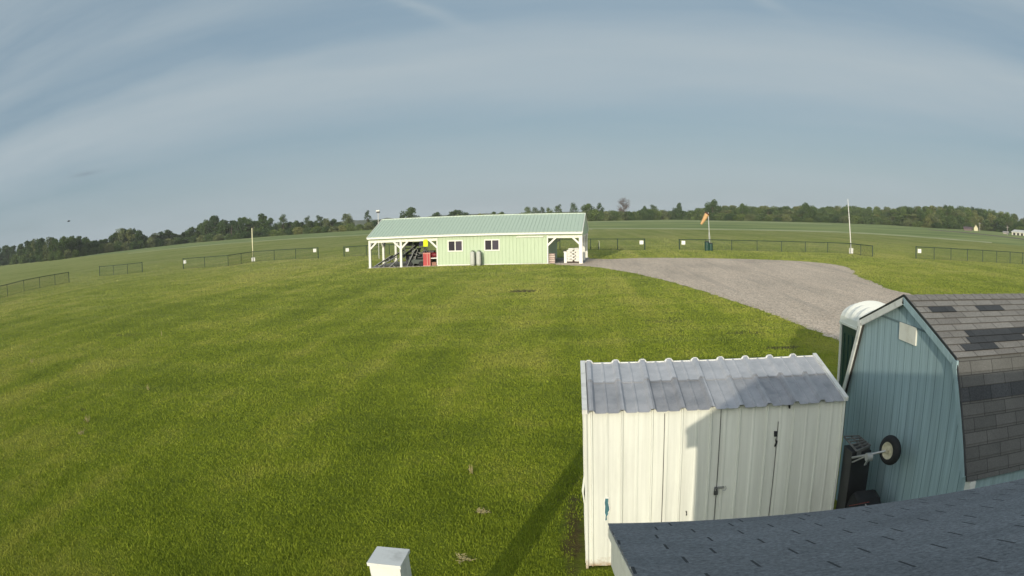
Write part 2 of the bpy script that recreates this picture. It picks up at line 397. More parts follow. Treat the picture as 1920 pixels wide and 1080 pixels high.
rng = random.Random(11)

# ------------------------------------------------------------------ ground
def sheet(name, pts, z, mat, **kw):
    from mathutils.geometry import tessellate_polygon
    bm = BM(); vs = [bm.verts.new((p[0], p[1], z)) for p in pts]
    for t_ in tessellate_polygon([[Vector((p[0], p[1], 0)) for p in pts]]):
        f = bm.faces.new([vs[i] for i in t_]); f.normal_update()
        if f.normal.z < 0: f.normal_flip()
    me = bpy.data.meshes.new(name); bm.to_mesh(me); bm.free()
    me.materials.append(mat); o = bpy.data.objects.new(name, me); COL.objects.link(o)
    return tag(o, kind='structure')
def smooth_line(pts, n=8, jit=0., seed=1):
    r_ = random.Random(seed); out = []
    P = [Vector((p[0], p[1], 0)) for p in pts]
    for i in range(len(P)-1):
        p0, p1, p2, p3 = P[max(i-1, 0)], P[i], P[i+1], P[min(i+2, len(P)-1)]
        for j in range(n):
            t_ = j/n
            q = .5*((2*p1)+(-p0+p2)*t_+(2*p0-5*p1+4*p2-p3)*t_*t_+(-p0+3*p1-3*p2+p3)*t_**3)
            out.append((q.x+r_.uniform(-jit, jit), q.y+r_.uniform(-jit, jit)))
    out.append((P[-1].x, P[-1].y)); return out
bm = BM(); S = 1700
for q in ((-S, -S), (S, -S), (S, S), (-S, S)): bm.verts.new((q[0], q[1], 0))
bm.faces.new(bm.verts); tag(obj('lawn_ground', bm, M_LAWN), kind='structure')
cl = [at(*p) for p in [(0, 497), (60, 489), (110, 485), (200, 477), (350, 463), (500, 451), (600, 445), (700, 440), (900, 433), (1095, 429), (1330, 430), (1500, 433), (1595, 436.5), (1710, 443), (1850, 454.5), (1920, 462)]]
cl = smooth_line(cl, 6)
far = [(a*4.5, b_*4.5) for a, b_ in reversed(cl)]
ext = [(cl[-1][0]*1.7, cl[-1][1]*.6)]
sheet('crop_field', cl+ext+[(1500, 200)]+far+[(-1600, 400)], .006, M_CROP)
def strip(name, pix, w, z, mat):
    L = smooth_line([at(*p) for p in pix], 5); A = []; B = []
    for i, (x, y) in enumerate(L):
        r_ = math.hypot(x, y); ww = w*(1+.5*noise.noise(Vector((x*.05, y*.05, 3))))
        A.append((x, y)); B.append((x*(1+ww/r_), y*(1+ww/r_)))
    sheet(name, A+B[::-1], z, mat)
strip('dry_grass_strip', [(240, 476), (350, 464), (500, 451.7), (600, 445.6), (700, 440.6)], 16, .012, M_DRY)
strip('dry_grass_strip', [(1095, 429.8), (1330, 430.8), (1500, 434), (1595, 437.3), (1660, 441), (1760, 448), (1860, 456)], 13, .012, M_DRY)
strip('dry_grass_strip', [(1095, 417), (1260, 415), (1440, 417.5), (1560, 421)], 30, .012, M_DRY)
strip('bare_field_edge', [(1740, 431), (1800, 436.2), (1850, 441.2), (1900, 447), (1960, 456)], 26, .014, M_SOIL)
glow = [(-1.3, 57.4), (.9, 55.2), (2.2, 53.0), (4.4, 46.9), (6.3, 38.6), (7.4, 31.7), (8.0, 27.4), (8.3, 23.9), (8.7, 20.6), (9.6, 16.5), (12, 12), (17, 8), (26, 5)]
gup = [(40, 13), (28, 17), (21, 24), (18.1, 34.8), (18.8, 40.2), (19.6, 45.4), (21.1, 49.6), (21.9, 55.0), (19.9, 59.4), (15.5, 62.1), (10.9, 63.8), (6.0, 64.5), (3.2, 63.6), (.6, 65.5), (-2.2, 65.6)]
GRAVEL_POLY = smooth_line(glow, 14, .10, 3)+smooth_line(gup, 14, .14, 4)
sheet('gravel_drive', GRAVEL_POLY, .008, M_GRAVEL)

# grass blades: short mown turf near the building, one uncountable mass
def inside(px, py, poly):
    c_ = np.zeros(px.shape, bool); n = len(poly)
    for i in range(n):
        x1, y1 = poly[i]; x2, y2 = poly[(i+1) % n]
        if y1 == y2: continue
        c_ ^= ((y1 > py) != (y2 > py)) & (px < (x2-x1)*(py-y1)/(y2-y1)+x1)
    return c_
def blades():
    g = np.random.default_rng(5); n = 4200000
    rr = np.exp(g.uniform(np.log(4.6), np.log(135), n)); az = g.uniform(R(-62), R(50), n)
    x = rr*np.sin(az); y = rr*np.cos(az)
    keep = g.random(n) < .36*np.clip((138-rr)/60, .12, 1)
    keep &= (y > 2.5) & ~((x > -.05) & (x < 3.25) & (y > 7.2) & (y < 8.65)) & ~((x > 3.5) & (y > 4.9) & (y < 8.8)) & ~((x > .0) & (y < 6.4))
    keep &= ~inside(x+g.normal(0, .13, n), y+g.normal(0, .13, n), GRAVEL_POLY)
    for px, py, rx, ry, am in SPOTS:
        p = at(px, py); keep &= ~((((x-p.x)/rx)**2+((y-p.y)/ry)**2 < .5) & (g.random(n) < am))
    keep &= ~((((x+.06)/.2)**2+((y-8.3)/1.5)**2 < .8) & (g.random(n) < .75))
    x = x[keep]; y = y[keep]; n = len(x); d = np.hypot(x, y)
    w = (.003+.0006*np.minimum(d, 60))*g.uniform(.7, 1.3, n); cl_n = np.sin(x*5.1+2*np.sin(y*3.3))*np.sin(y*4.7+2*np.sin(x*2.9)); h_ = g.uniform(.014, .036, n)*(1+.35*cl_n)*(1+.012*np.minimum(d, 60))
    tall = g.random(n) < .01; h_[tall] *= 1.7
    a = g.uniform(0, 2*np.pi, n); lean = g.uniform(0, .9, n)*h_; la = g.uniform(0, 2*np.pi, n)
    V = np.zeros((n, 3, 3), np.float32)
    V[:, 0] = np.stack([x-np.cos(a)*w, y-np.sin(a)*w, np.zeros(n)-.005], -1)
    V[:, 1] = np.stack([x+np.cos(a)*w, y+np.sin(a)*w, np.zeros(n)-.005], -1)
    V[:, 2] = np.stack([x+np.cos(la)*lean, y+np.sin(la)*lean, h_], -1)
    me = bpy.data.meshes.new('grass'); me.vertices.add(n*3); me.vertices.foreach_set('co', V.ravel())
    me.loops.add(n*3); me.loops.foreach_set('vertex_index', np.arange(n*3, dtype=np.int32))
    me.polygons.add(n); me.polygons.foreach_set('loop_start', np.arange(0, n*3, 3, dtype=np.int32))
    at_ = me.attributes.new('shade', 'FLOAT', 'FACE'); at_.data.foreach_set('value', g.random(n).astype(np.float32))
    me.update(); me.validate()
    tag(obj('grass', me, M_BLADE), kind='stuff', label='short mown grass covering the near lawn', cat='grass')
blades()
# stray dry weed stalks standing in the lawn
M_WEED = plain('dry_straw', (.42, .36, .17), .8, var=.3, scale=40)
def weed(px, py, hgt, spread, n, label):
    b0 = at(px, py); e = BM()
    for i in range(n):
        a = rng.uniform(0, 6.28); q = rng.uniform(0, spread); p0 = Vector((math.cos(a)*q*.5, math.sin(a)*q*.5, 0))
        hh = hgt*rng.uniform(.5, 1); p1 = p0+Vector((rng.uniform(-1, 1)*spread*.6, rng.uniform(-1, 1)*spread*.6, hh*.7)); p2 = p1+Vector((rng.uniform(-1, 1)*spread*.4, rng.uniform(-1, 1)*spread*.4, hh*.3))
        tube(e, [p0, p1, p2], [.006, .005, .002], 4)
        for s_ in range(2):
            l0 = p0.lerp(p1, rng.uniform(.3, .9)); dr = Vector((rng.uniform(-1, 1), rng.uniform(-1, 1), rng.uniform(-.1, .5))).normalized()*.05; sd_ = dr.cross(Vector((0, 0, 1)))*.25
            e.faces.new([e.verts.new(l0), e.verts.new(l0+dr*.5+sd_), e.verts.new(l0+dr), e.verts.new(l0+dr*.5-sd_)])
    tag(obj('dry_weed', e, M_WEED, loc=b0), label, 'weed', 'dry weeds standing in the lawn')
weed(883, 888, .17, .05, 7, 'tan dry weed stalk alone in the lawn left of the white shed')
weed(278, 732, .2, .05, 6, 'thin dry weed stalk in the left half of the lawn')
weed(303, 630, .3, .05, 6, 'tallest thin straw stalk, farthest from the camera in the left lawn')
weed(164, 792, .2, .12, 10, 'dry tan weed clump on the left lawn beside a bare spot')
weed(153, 815, .14, .12, 9, 'low pale weed clump, lowest on the left lawn')
weed(905, 962, .07, .14, 12, 'flattened brown weeds on a bare spot left of the shed base')
weed(870, 1050, .06, .16, 14, 'flattened brown weeds nearest to the white pedestal')
weed(60, 680, .2, .1, 8, 'pale weed clump close to the left edge of the lawn')

# ------------------------------------------------------------------ ribbed sheet: profile along u, offset outward
def rib_profile(L, pitch, hgt, w, minor=True, start=0.):
    pts = [(0., 0.)]; u = start
    while u < L-.02:
        if u-w > 0.: pts += [(u-w, 0), (u-w*.45, hgt)]
        if u+w < L: pts += [(u+w*.45, hgt), (u+w, 0)]
        if minor:
            for q in (.5,):
                c_ = u+pitch*q
                if c_+.02 < L: pts += [(c_-.018, 0), (c_-.008, hgt*.25), (c_+.008, hgt*.25), (c_+.018, 0)]
        u += pitch
    pts.append((L, 0.)); return pts
def ribbed(bm, prof, P0, U, V_, Nn, v0=0., v1=1., droop=0., nv=1):     # surface P0 + U*u + V*v + N*offset
    rows = []
    for i in range(nv+1):
        v_ = v0+(v1-v0)*i/nv
        rows.append([bm.verts.new(P0+U*u+V_*v_+Nn*h_) for u, h_ in prof])
    for a, b_ in zip(rows, rows[1:]):
        for i in range(len(prof)-1): bm.faces.new((a[i], a[i+1], b_[i+1], b_[i]))

# ------------------------------------------------------------------ white storage shed
SX0, SX1, SY0, SY1, SZ0, SZ1 = .10, 3.07, 7.30, 8.45, 1.945, 2.185
shed = empty('storage_shed', ((SX0+SX1)/2, SY0, 0), 'white ribbed metal storage shed with stained grey sloping roof', 'shed')
def local(o, root):     # keep world placement under a root that only has a location
    o.location = o.location-root.location; return o
bm = BM(); prof = rib_profile(SX1-SX0, .325, .018, .015, start=.064)
ribbed(bm, prof, Vector((SX0, SY0, .02)), Vector((1, 0, 0)), Vector((0, 0, 1)), Vector((0, -1, 0)), 0, SZ0-.02, nv=6)
for v_ in bm.verts:     # dents and waviness of old sheet metal
    v_.co.y += .006*noise.noise(Vector((v_.co.x*2.2, v_.co.z*1.5, 1)))
    if v_.co.z < .03: v_.co.z += .018*noise.noise(Vector((v_.co.x*9, 2, 2)))
obj_front = local(obj('front_wall', bm, M_SHEDW, shed), shed)
bm = BM()
prof2 = rib_profile(SY1-SY0, .325, .02, .026, start=.1)
ribbed(bm, prof2, Vector((SX0, SY0, .02)), Vector((0, 1, 0)), Vector((0, 0, 1)), Vector((-1, 0, 0)), 0, SZ0-.02, nv=8)
for v_ in bm.verts:
    v_.co.x += .012*noise.noise(Vector((v_.co.y*3, v_.co.z*4, 5)))
    if abs(v_.co.z-.98) < .16 and v_.co.y < SY0+.15: v_.co.x -= .03
vs = [bm.verts.new(p) for p in ((SX0, SY0, SZ0), (SX0, SY1, SZ0), (SX0, SY1, SZ1-.02))]; bm.faces.new(vs)
local(obj('side_wall', bm, M_SHEDW, shed), shed)
bm = BM(); box(bm, SX1-.004, SX1, SY0+.002, SY1, .02, SZ0)
vs = [bm.verts.new(p) for p in ((SX1-.003, SY0, SZ0), (SX1-.003, SY1, SZ0), (SX1-.003, SY1, SZ1-.02))]; bm.faces.new(vs)
local(obj('side_wall', bm, M_SHEDW, shed), shed)
bm = BM(); box(bm, SX0, SX1-.006, SY1-.006, SY1-.002, .02, SZ1-.03); local(obj('back_wall', bm, M_SHEDW, shed), shed)
for xx in (SX0-.016, SX1-.012):
    bm = BM(); box(bm, xx, xx+.028, SY0-.03, SY0+.03, .0, SZ0-.012)
    local(obj('corner_trim', bm, M_SHEDW, shed, bevel=.006), shed)
# roof sheets: two laps with raised ribs and scalloped front edge
U = Vector((1, 0, 0)); dv = Vector((0, SY1-SY0, SZ1-SZ0)); Ln = dv.length; dv.normalize(); nn_ = Vector((0, -dv.z, dv.y))
profr = rib_profile(SX1-SX0, .325, .038, .045, start=.064)
bm = BM(); ribbed(bm, profr, Vector((SX0, SY0, SZ0+.018))-dv*.07, U, dv, nn_, 0, Ln*.56+.07, nv=4)
ribbed(bm, profr, Vector((SX0, SY0, SZ0+.026)), U, dv, nn_, Ln*.54, Ln+.02, nv=3)
fr = [v_ for v_ in bm.verts if v_.co.y < SY0-.06]
for v_ in fr: v_.co.z -= .012
rf = local(obj('roof', bm, M_SHEDR, shed), shed)
sm_ = rf.modifiers.new('thick', 'SOLIDIFY'); sm_.thickness = .004
for xx, w_ in ((SX0-.035, .055), (SX1-.02, .05)):       # white edge trims on both rakes
    bm = BM(); bar(bm, Vector((xx+w_/2, SY0-.075, SZ0+.012)), Vector((xx+w_/2, SY1+.03, SZ1+.032+.012)), w_, .05, (0, 0, 1))
    local(obj('rake_trim', bm, WHITE2, shed, bevel=.008), shed)
bm = BM()
pp = rib_profile(SX1-SX0, .325, .034, .05, minor=False, start=.064)
for (u0, h0), (u1, h1) in zip(pp, pp[1:]):
    a = Vector((SX0+u0, SY1+.025, SZ1+.028+h0)); b_ = Vector((SX0+u1, SY1+.025, SZ1+.028+h1))
    if (b_-a).length > .004: bar(bm, a, b_, .022, .022)
local(obj('ridge_trim', bm, WHITE2, shed), shed)
# doors: thin seams, hasp and padlock, peeled paint, holes
DARK = plain('dark_gap', (.03, .03, .035), .9)
TEAL = plain('bare_teal_primer', (.05, .16, .19), .7, var=.25, scale=30)
PRIM = plain('paint_edge', (.86, .86, .82), .6)
def on_front(px, py):
    d = ray(px, py); t_ = SY0/d.y; return Vector((d.x*t_, SY0, CAMZ+d.z*t_))
bm = BM()
for (a, b_) in (((1246, 775), (1240, 978)), ((1352, 765), (1338, 975)), ((1459, 790), (1440, 968))):
    p, q = on_front(*a), on_front(*b_); bar(bm, Vector((p.x, SY0-.008, p.z)), Vector((q.x, SY0-.008, .05)), .006, .006)
local(obj('door_seam', bm, DARK, shed), shed)
def blotch(name, pts, mat, off):
    e = BM(); poly = [on_front(*p) for p in pts]; prism(e, [(p.x, p.z) for p in poly], SY0-off, SY0-.002, lambda a, b__, d: Vector((a, d, b__)))
    return local(obj(name, e, mat, shed), shed)
peel = [(1134.8, 934), (1140.5, 934), (1140, 942), (1142, 950), (1142.5, 955), (1139.5, 960), (1140.5, 963), (1137, 968), (1137.5, 974), (1134.6, 975), (1135.5, 965), (1133.8, 960), (1134.6, 948), (1133.6, 942)]
cxp = sum(p[0] for p in peel)/len(peel); cyp = sum(p[1] for p in peel)/len(peel)
blotch('peeled_paint_edge', [(cxp+(p[0]-cxp)*1.35, cyp+(p[1]-cyp)*1.06) for p in peel], PRIM, .014)
blotch('peeled_paint_patch', peel, TEAL, .018)
blotch('latch_hole', [(1451, 808), (1457.5, 808), (1457, 818), (1451, 818)], DARK, .016)
blotch('torn_hole', [(1453, 821), (1455, 826), (1457.5, 826), (1456, 833), (1452, 838), (1451.5, 835), (1454, 830)], DARK, .016)
blotch('torn_hole', [(1285, 957.5), (1287.5, 958), (1288, 965), (1285.8, 966), (1286.6, 962)], DARK, .016)
blotch('torn_hole', [(1478, 759), (1481, 758.5), (1480.4, 765), (1478.4, 765)], DARK, .03)
bm = BM(); p = on_front(1345, 914)
box(bm, p.x-.04, p.x+.075, SY0-.016, SY0-.004, p.z-.012, p.z+.014); tube(bm, [(p.x+.09, SY0-.02, p.z+.02), (p.x+.10, SY0-.03, p.z-.005), (p.x+.085, SY0-.03, p.z-.03), (p.x+.055, SY0-.02, p.z-.03)], .005, 6)
hasp = local(obj('hasp', bm, STEEL, shed), shed)
bm = BM(); box(bm, p.x-.045, p.x+.002, SY0-.045, SY0-.018, p.z-.075, p.z-.035)
tube(bm, [(p.x-.037, SY0-.03, p.z-.035), (p.x-.035, SY0-.03, p.z+.0), (p.x-.02, SY0-.03, p.z+.018), (p.x-.006, SY0-.03, p.z), (p.x-.005, SY0-.03, p.z-.035)], .006, 6)
local(obj('padlock', bm, plain('dull_steel', (.16, .16, .17), .4, .7), shed), shed)

# ------------------------------------------------------------------ blue gambrel barn shed
BX, BY, BW, ZA, WK, ZK, ZE = 3.685, 6.874, 1.8, 3.138, 1.30, 2.692, 1.665
BL = 5.2; OV = .06
barn = empty('gambrel_shed', (BX, BY, 0), 'blue-green gambrel roofed shed with patched shingles', 'shed')
def bl(o): return local(o, barn)
# gable wall of grooved boards, its outline follows the roof
def zroof(y):
    a = abs(y-BY)
    return ZA-(ZA-ZK)*a/WK if a < WK else ZK-(ZK-ZE)*(a-WK)/(BW-WK)
bm = BM(); y = BY-BW+.02; yend = BY+BW-.02; ys = []
while y < yend:
    ys.append((y, 0)); 
    if y+.203 < yend: ys += [(y+.1925, 0), (y+.195, .012), (y+.2005, .012)]
    y += .203
ys += [(yend, 0), (BY, 0), (BY-WK, 0), (BY+WK, 0)]; ys = sorted(set(ys))
prev = None
for y, g_ in ys:
    a = bm.verts.new((BX+g_, y, .05)); b_ = bm.verts.new((BX+g_, y, zroof(y)-.03))
    if prev: bm.faces.new((prev[0], a, b_, prev[1]))
    prev = (a, b_)
bl(obj('gable_wall', bm, M_BARN, barn))
M_GROOVE = plain('groove_shadow_line', (.15, .22, .24), .9)
bm = BM()
for i, (y, g_) in enumerate(ys):
    if g_ > 0 and i+1 < len(ys) and ys[i+1][1] > 0: box(bm, BX-.0012, BX+.002, y-.002, ys[i+1][0]+.002, .06, zroof(y)-.05)
bl(obj('board_groove', bm, M_GROOVE, barn))
for sgn in (-1, 1):
    bm = BM(); yy = BY+sgn*BW
    box(bm, BX+.01, BX+BL, min(yy, yy-sgn*.02), max(yy, yy-sgn*.02), .05, ZE)
    bl(obj('side_wall', bm, M_BARN, barn))
# seam board across gable and the white vent cover
bm = BM()
def on_gable(px, py, off=0.):
    d = ray(px, py); t_ = (BX-off)/d.x; return Vector((BX-off, d.y*t_, CAMZ+d.z*t_))
bar(bm, Vector((BX-.004, BY+.83, 2.845)), Vector((BX-.004, BY-.83, 2.845)), .014, .02)
bl(obj('seam_strip', bm, M_GROOVE, barn))
bm = BM(); q = [on_gable(*p, .02) for p in ((1687, 604), (1717, 614), (1716, 647.5), (1685.5, 636.5))]
y0, y1 = min(p.y for p in q), max(p.y for p in q); z0, z1 = sum(p.z for p in q[2:])/2, sum(p.z for p in q[:2])/2
box(bm, BX-.022, BX-.002, y0, y1, z0, z1); bl(obj('vent_cover', bm, WHITE, barn, bevel=.006))
# roof: four slopes with shingle courses as real steps; uv in metres
def slope(name, y0, z0, y1, z1, x0, x1, mat, thick=.03, row=.14, vofs=0.):
    # y0,z0 = upper edge, y1,z1 = lower edge
    bm = BM(); uvl = bm.loops.layers.uv.new('UVMap')
    dn = Vector((0, y1-y0, z1-z0)); L = dn.length; dn.normalize(); n_ = Vector((1, 0, 0)).cross(dn)
    if n_.z < 0: n_ = -n_
    nr = max(1, int(math.ceil(L/row)))
    P = Vector((0, y0, z0)); 
    for i in range(nr):
        a = i*row; b_ = min((i+1)*row, L)
        pts = [(P+dn*a+n_*.001, a), (P+dn*b_+n_*.009, b_)]
        vs = [bm.verts.new(Vector((x0, 0, 0))+pts[0][0]), bm.verts.new(Vector((x1, 0, 0))+pts[0][0]), bm.verts.new(Vector((x1, 0, 0))+pts[1][0]), bm.verts.new(Vector((x0, 0, 0))+pts[1][0])]
        f = bm.faces.new(vs)
        for lp, (u_, v_) in zip(f.loops, ((x0, L-a), (x1, L-a), (x1, L-b_), (x0, L-b_))): lp[uvl].uv = (u_, -(a if v_ == L-a else b_)+40*row+vofs)
        q = P+dn*b_+n_*.001
        if i < nr-1:
            v3 = [vs[3], vs[2], bm.verts.new(Vector((x1, 0, 0))+q), bm.verts.new(Vector((x0, 0, 0))+q)]
            f = bm.faces.new(v3)
            for lp in f.loops: lp[uvl].uv = (0, 40*row-b_+.002)
    # underside deck
    box(bm, x0+.004, x1-.004, 0, 1, 0, 1)
    bm.verts.ensure_lookup_table()
    for v_ in bm.verts[-8:]:
        v_.co = Vector((v_.co.x, 0, 0))+P+dn*(L-.004 if v_.co.y > .5 else 0.)+n_*(-thick if v_.co.z < .5 else 0.)
    me = bpy.data.meshes.new(name); bmesh.ops.recalc_face_normals(bm, faces=bm.faces); bm.to_mesh(me); bm.free(); me.materials.append(mat)
    o = bpy.data.objects.new(name, me); COL.objects.link(o); return o
def ext(y0, z0, y1, z1, e):
    d = Vector((y1-y0, z1-z0)); d = d/d.length; return y1+d.x*e, z1+d.y*e
for sgn in (-1, 1):
    o = slope('upper_roof', BY, ZA+.03, BY+sgn*WK, ZK+.03, BX-OV, BX+BL, M_SH1); o.parent = barn; bl(o)
    y1, z1 = ext(BY+sgn*WK, ZK, BY+sgn*BW, ZE, .05)
    o = slope('lower_roof', BY+sgn*WK, ZK+.022, y1+sgn*.01, z1+.02, BX-OV, BX+BL, M_SH4, vofs=.03); o.parent = barn; bl(o)
bm = BM()       # ridge cap shingles
x = BX-OV
while x < BX+BL:
    for s_ in (-1, 1):
        a = .003 if int(x*100) % 2 else .0
        vs = [bm.verts.new(p) for p in ((x, BY, ZA+.047), (x+.15, BY, ZA+.041), (x+.15, BY+s_*.13, ZA+.041-.045+.0), (x, BY+s_*.13, ZA+.047-.045))]
        bm.faces.new(vs)
        vs = [bm.verts.new(p) for p in ((x, BY, ZA+.047), (x, BY+s_*.13, ZA+.002), (x, BY+s_*.13, ZA-.005), (x, BY, ZA+.03))]; bm.faces.new(vs)
    x += .145
bl(obj('ridge_cap', bm, plain('ridge_shingle', (.20, .19, .175), .95, var=.25, scale=25), barn))
# newer dark shingles on the near slopes
def patch(name, u0, u1, r0, r1, lower=False, row=.14):
    y0, z0, y1, z1 = (BY, ZA+.03, BY-WK, ZK+.03) if not lower else (BY-WK, ZK+.022, BY-BW-.02, ZE+.02)
    return (y0, z0, y1, z1, u0, u1, r0, r1)
def patches_obj(name, lst):
    bm = BM(); uvl = bm.loops.layers.uv.new('UVMap')
    for (x0, x1, r, lower) in lst:
        y0, z0, y1, z1 = (BY, ZA+.03, BY-WK, ZK+.03) if not lower else (BY-WK, ZK+.022, BY-BW, ZE+.02)
        dn = Vector((0, y1-y0, z1-z0)).normalized(); n_ = Vector((0, dn.z, -dn.y)); 
        if n_.z < 0: n_ = -n_
        a, b_ = r*.14, (r+1)*.14; P = Vector((0, y0, z0))
        pa = P+dn*(a+.004)+n_*.006; pb = P+dn*(b_+.004)+n_*.014; pc = P+dn*(b_+.004)+n_*.006
        vs = [bm.verts.new(Vector((xx, 0, 0))+p) for xx, p in ((x0, pa), (x1, pa), (x1, pb), (x0, pb))]; f = bm.faces.new(vs)
        for lp, (u_, v_) in zip(f.loops, ((x0, a), (x1, a), (x1, b_-.01), (x0, b_-.01))): lp[uvl].uv = (u_, 5.6-v_)
        w_ = [bm.verts.new(Vector((xx, 0, 0))+pc) for xx in (x1, x0)]; bm.faces.new([vs[3], vs[2], w_[0], w_[1]])
    return bl(obj(name, bm, M_SH2, barn))
patches_obj('dark_shingle_patch', [(3.80, 4.16, 2, 0)])
patches_obj('dark_shingle_patch', [(4.52, 4.95, 2, 0)])
patches_obj('dark_shingle_patch', [(4.02, 5.02, 6, 0), (3.96, 4.85, 7, 0), (3.80, 4.30, 8, 0)])
patches_obj('dark_shingle_strip', [(BX-OV+.004, BX+BL-.01, 2, 1)])
# white rake boards
for sgn in (-1, 1):
    bm = BM()
    for (ya, za, yb, zb) in ((BY, ZA, BY+sgn*WK, ZK), (BY+sgn*WK, ZK, BY+sgn*BW, ZE)):
        d = Vector((0, yb-ya, zb-za)).normalized(); n_ = Vector((0, -d.z, d.y)); n_ = -n_ if n_.z > 0 else n_
        A = Vector((BX-OV-.004, ya, za+.018)); B = Vector((BX-OV-.004, yb, zb+.018))+(d*.02 if za == ZA else d*.0)
        ps = [A, B, B+n_*.075, A+n_*.075]
        for dx in (0,):
            f0 = [bm.verts.new(p) for p in ps]; f1 = [bm.verts.new(p+Vector((-.02, 0, 0))) for p in ps]
            for i in range(4): bm.faces.new((f0[i], f0[(i+1) % 4], f1[(i+1) % 4], f1[i]))
            bm.faces.new(f0[::-1]); bm.faces.new(f1)
    box(bm, BX-OV-.027, BX-OV-.001, BY+sgn*WK-.045, BY+sgn*WK+.045, ZK-.065, ZK+.016)
    o = bl(obj('rake_board', bm, WHITE2 if sgn > 0 else M_BARN, barn))
    bm = BM()   # dark drip edge
    for (ya, za, yb, zb) in ((BY, ZA, BY+sgn*WK, ZK), (BY+sgn*WK, ZK, BY+sgn*BW, ZE)):
        bar(bm, Vector((BX-OV-.012, ya, za+.034)), Vector((BX-OV-.012, yb, zb+.03)), .03, .012, (1, 0, 0))
    bl(obj('drip_edge', bm, BLACK, barn))
bm = BM(); box(bm, BX-.022, BX+.06, BY-BW-.045, BY-BW+.05, .05, ZE-.03); bl(obj('corner_board', bm, WHITE2, barn, bevel=.004))

# ------------------------------------------------------------------ portable toilet behind the barn
pot = empty('portable_toilet', (5.44, 11.45, 0), 'dark green portable toilet with white domed roof behind the barn', 'portable toilet')
M_PGREEN = plain('dark_green_plastic', (.015, .05, .045), .45, var=.15)
M_PWHITE, t, b = newmat('translucent_white_plastic'); b.inputs['Base Color'].default_value = (.86, .87, .80, 1); b.inputs['Roughness'].default_value = .45
bm = BM(); box(bm, -.53, .53, -.55, .55, .12, 2.08)
for i in range(5): box(bm, -.545, -.531, -.42+i*.2, -.34+i*.2, .3, 1.9)
obj('cabin', bm, M_PGREEN, pot, bevel=.01)
bm = BM(); box(bm, -.5, .5, -.56, .56, 0, .12); obj('skid_base', bm, BLACK, pot)
for sx_ in (-1, 1):
    for sy_ in (-1, 1):
        bm = BM(); box(bm, sx_*.54-.022, sx_*.54+.022, sy_*.56-.022, sy_*.56+.022, .1, 2.08); obj('corner_post', bm, M_PWHITE, pot)
bm = BM(); n_ = 14; rows = []
for j in range(13):
    y = -.60+1.2*j/12; rib = .05 if j % 3 == 1 else 0.
    rows.append([bm.verts.new((-.56*math.cos(math.pi*i/n_), y, 2.1+(.34+rib)*math.sin(math.pi*i/n_)**.8)) for i in range(n_+1)])
for a, b_ in zip(rows, rows[1:]):
    for i in range(n_): bm.faces.new((a[i], a[i+1], b_[i+1], b_[i]))
for r_ in (rows[0], rows[-1]): bm.faces.new(r_)
o = obj('domed_roof', bm, M_PWHITE, pot, smooth=False); 
bm = BM(); box(bm, -.57, .57, -.61, .61, 2.06, 2.10); obj('roof_rim', bm, M_PWHITE, pot, bevel=.01)
bm = BM(); box(bm, -.36, .36, .553, .575, .2, 1.95); d_ = obj('door', bm, M_PGREEN, pot, bevel=.008)

# ------------------------------------------------------------------ camera building: shingle roof at lower right, its ridge just under the camera
EY, EZ, PT = 3.014, 2.585, R(19.85)
RX0, RX1, RYr = .139, 7.0, -.38
RZr = EZ+(EY-RYr)*math.tan(PT)
house = empty('camera_building', (RX0, EY, 0), 'building under the camera with charcoal shingle roof and white rake board', 'building')
def hl(o): return local(o, house)
o = slope('roof_front', RYr, RZr, EY, EZ, RX0, RX1, M_SH3, thick=.02, row=.17); o.parent = house; hl(o)
o = slope('roof_back', RYr, RZr, 2*RYr-EY, EZ, RX0, RX1, M_SH3, thick=.02, row=.17); o.parent = house; hl(o)
for s_ in (1, -1):
    bm = BM()
    ya, yb = RYr, (EY-.006 if s_ == 1 else 2*RYr-EY+.006)
    for (top, dep, x0, x1) in ((-.012, .05, RX0+.002, RX0+.03), (-.055, .17, RX0+.016, RX0+.04)):
        prism(bm, [(ya, RZr+top), (yb, EZ+top), (yb, EZ+top-dep), (ya, RZr+top-dep)], x0, x1, lambda a, b__, d: Vector((d, a, b__)))
    hl(obj('rake_board', bm, WHITE2, house))
bm = BM(); box(bm, RX0+.045, RX1-.1, EY-.06, EY-.03, EZ-.20, EZ-.035); hl(obj('fascia', bm, WHITE2, house))
bm = BM(); wl = RX0+.075
prism(bm, [(EY-.25, .02), (EY-.25, EZ-.02+.25*math.tan(PT)-.05), (RYr, RZr-.08), (2*RYr-EY+.25, EZ-.07+.25*math.tan(PT)), (2*RYr-EY+.25, .02)], wl, wl+.02, lambda a, b__, d: Vector((d, a, b__)))
box(bm, wl+.021, RX1-.2, EY-.27, EY-.25, .02, EZ-.03); box(bm, wl+.021, RX1-.2, 2*RYr-EY+.25, 2*RYr-EY+.27, .02, EZ-.03)
hl(obj('wall', bm, M_HOUSE, house))

for ch in house.children:        # the eave is not quite square to the rake
    for v_ in ch.data.vertices: v_.co.y -= (v_.co.x+ch.location.x)*.058
# white pedestal at bottom
px_, py_ = -1.48, 4.72
ped = empty('white_pedestal', (px_, py_, 0), 'square white pedestal with flat cap at the bottom of the lawn', 'pedestal')
bm = BM(); box(bm, -.127, .127, -.143, .143, 0, 1.452); obj('column', bm, WHITE2, ped, bevel=.006)
bm = BM(); box(bm, -.14, .14, -.156, .156, 1.435, 1.465); obj('cap', bm, WHITE2, ped, bevel=.008)
ped.rotation_euler = (0, 0, R(-2))

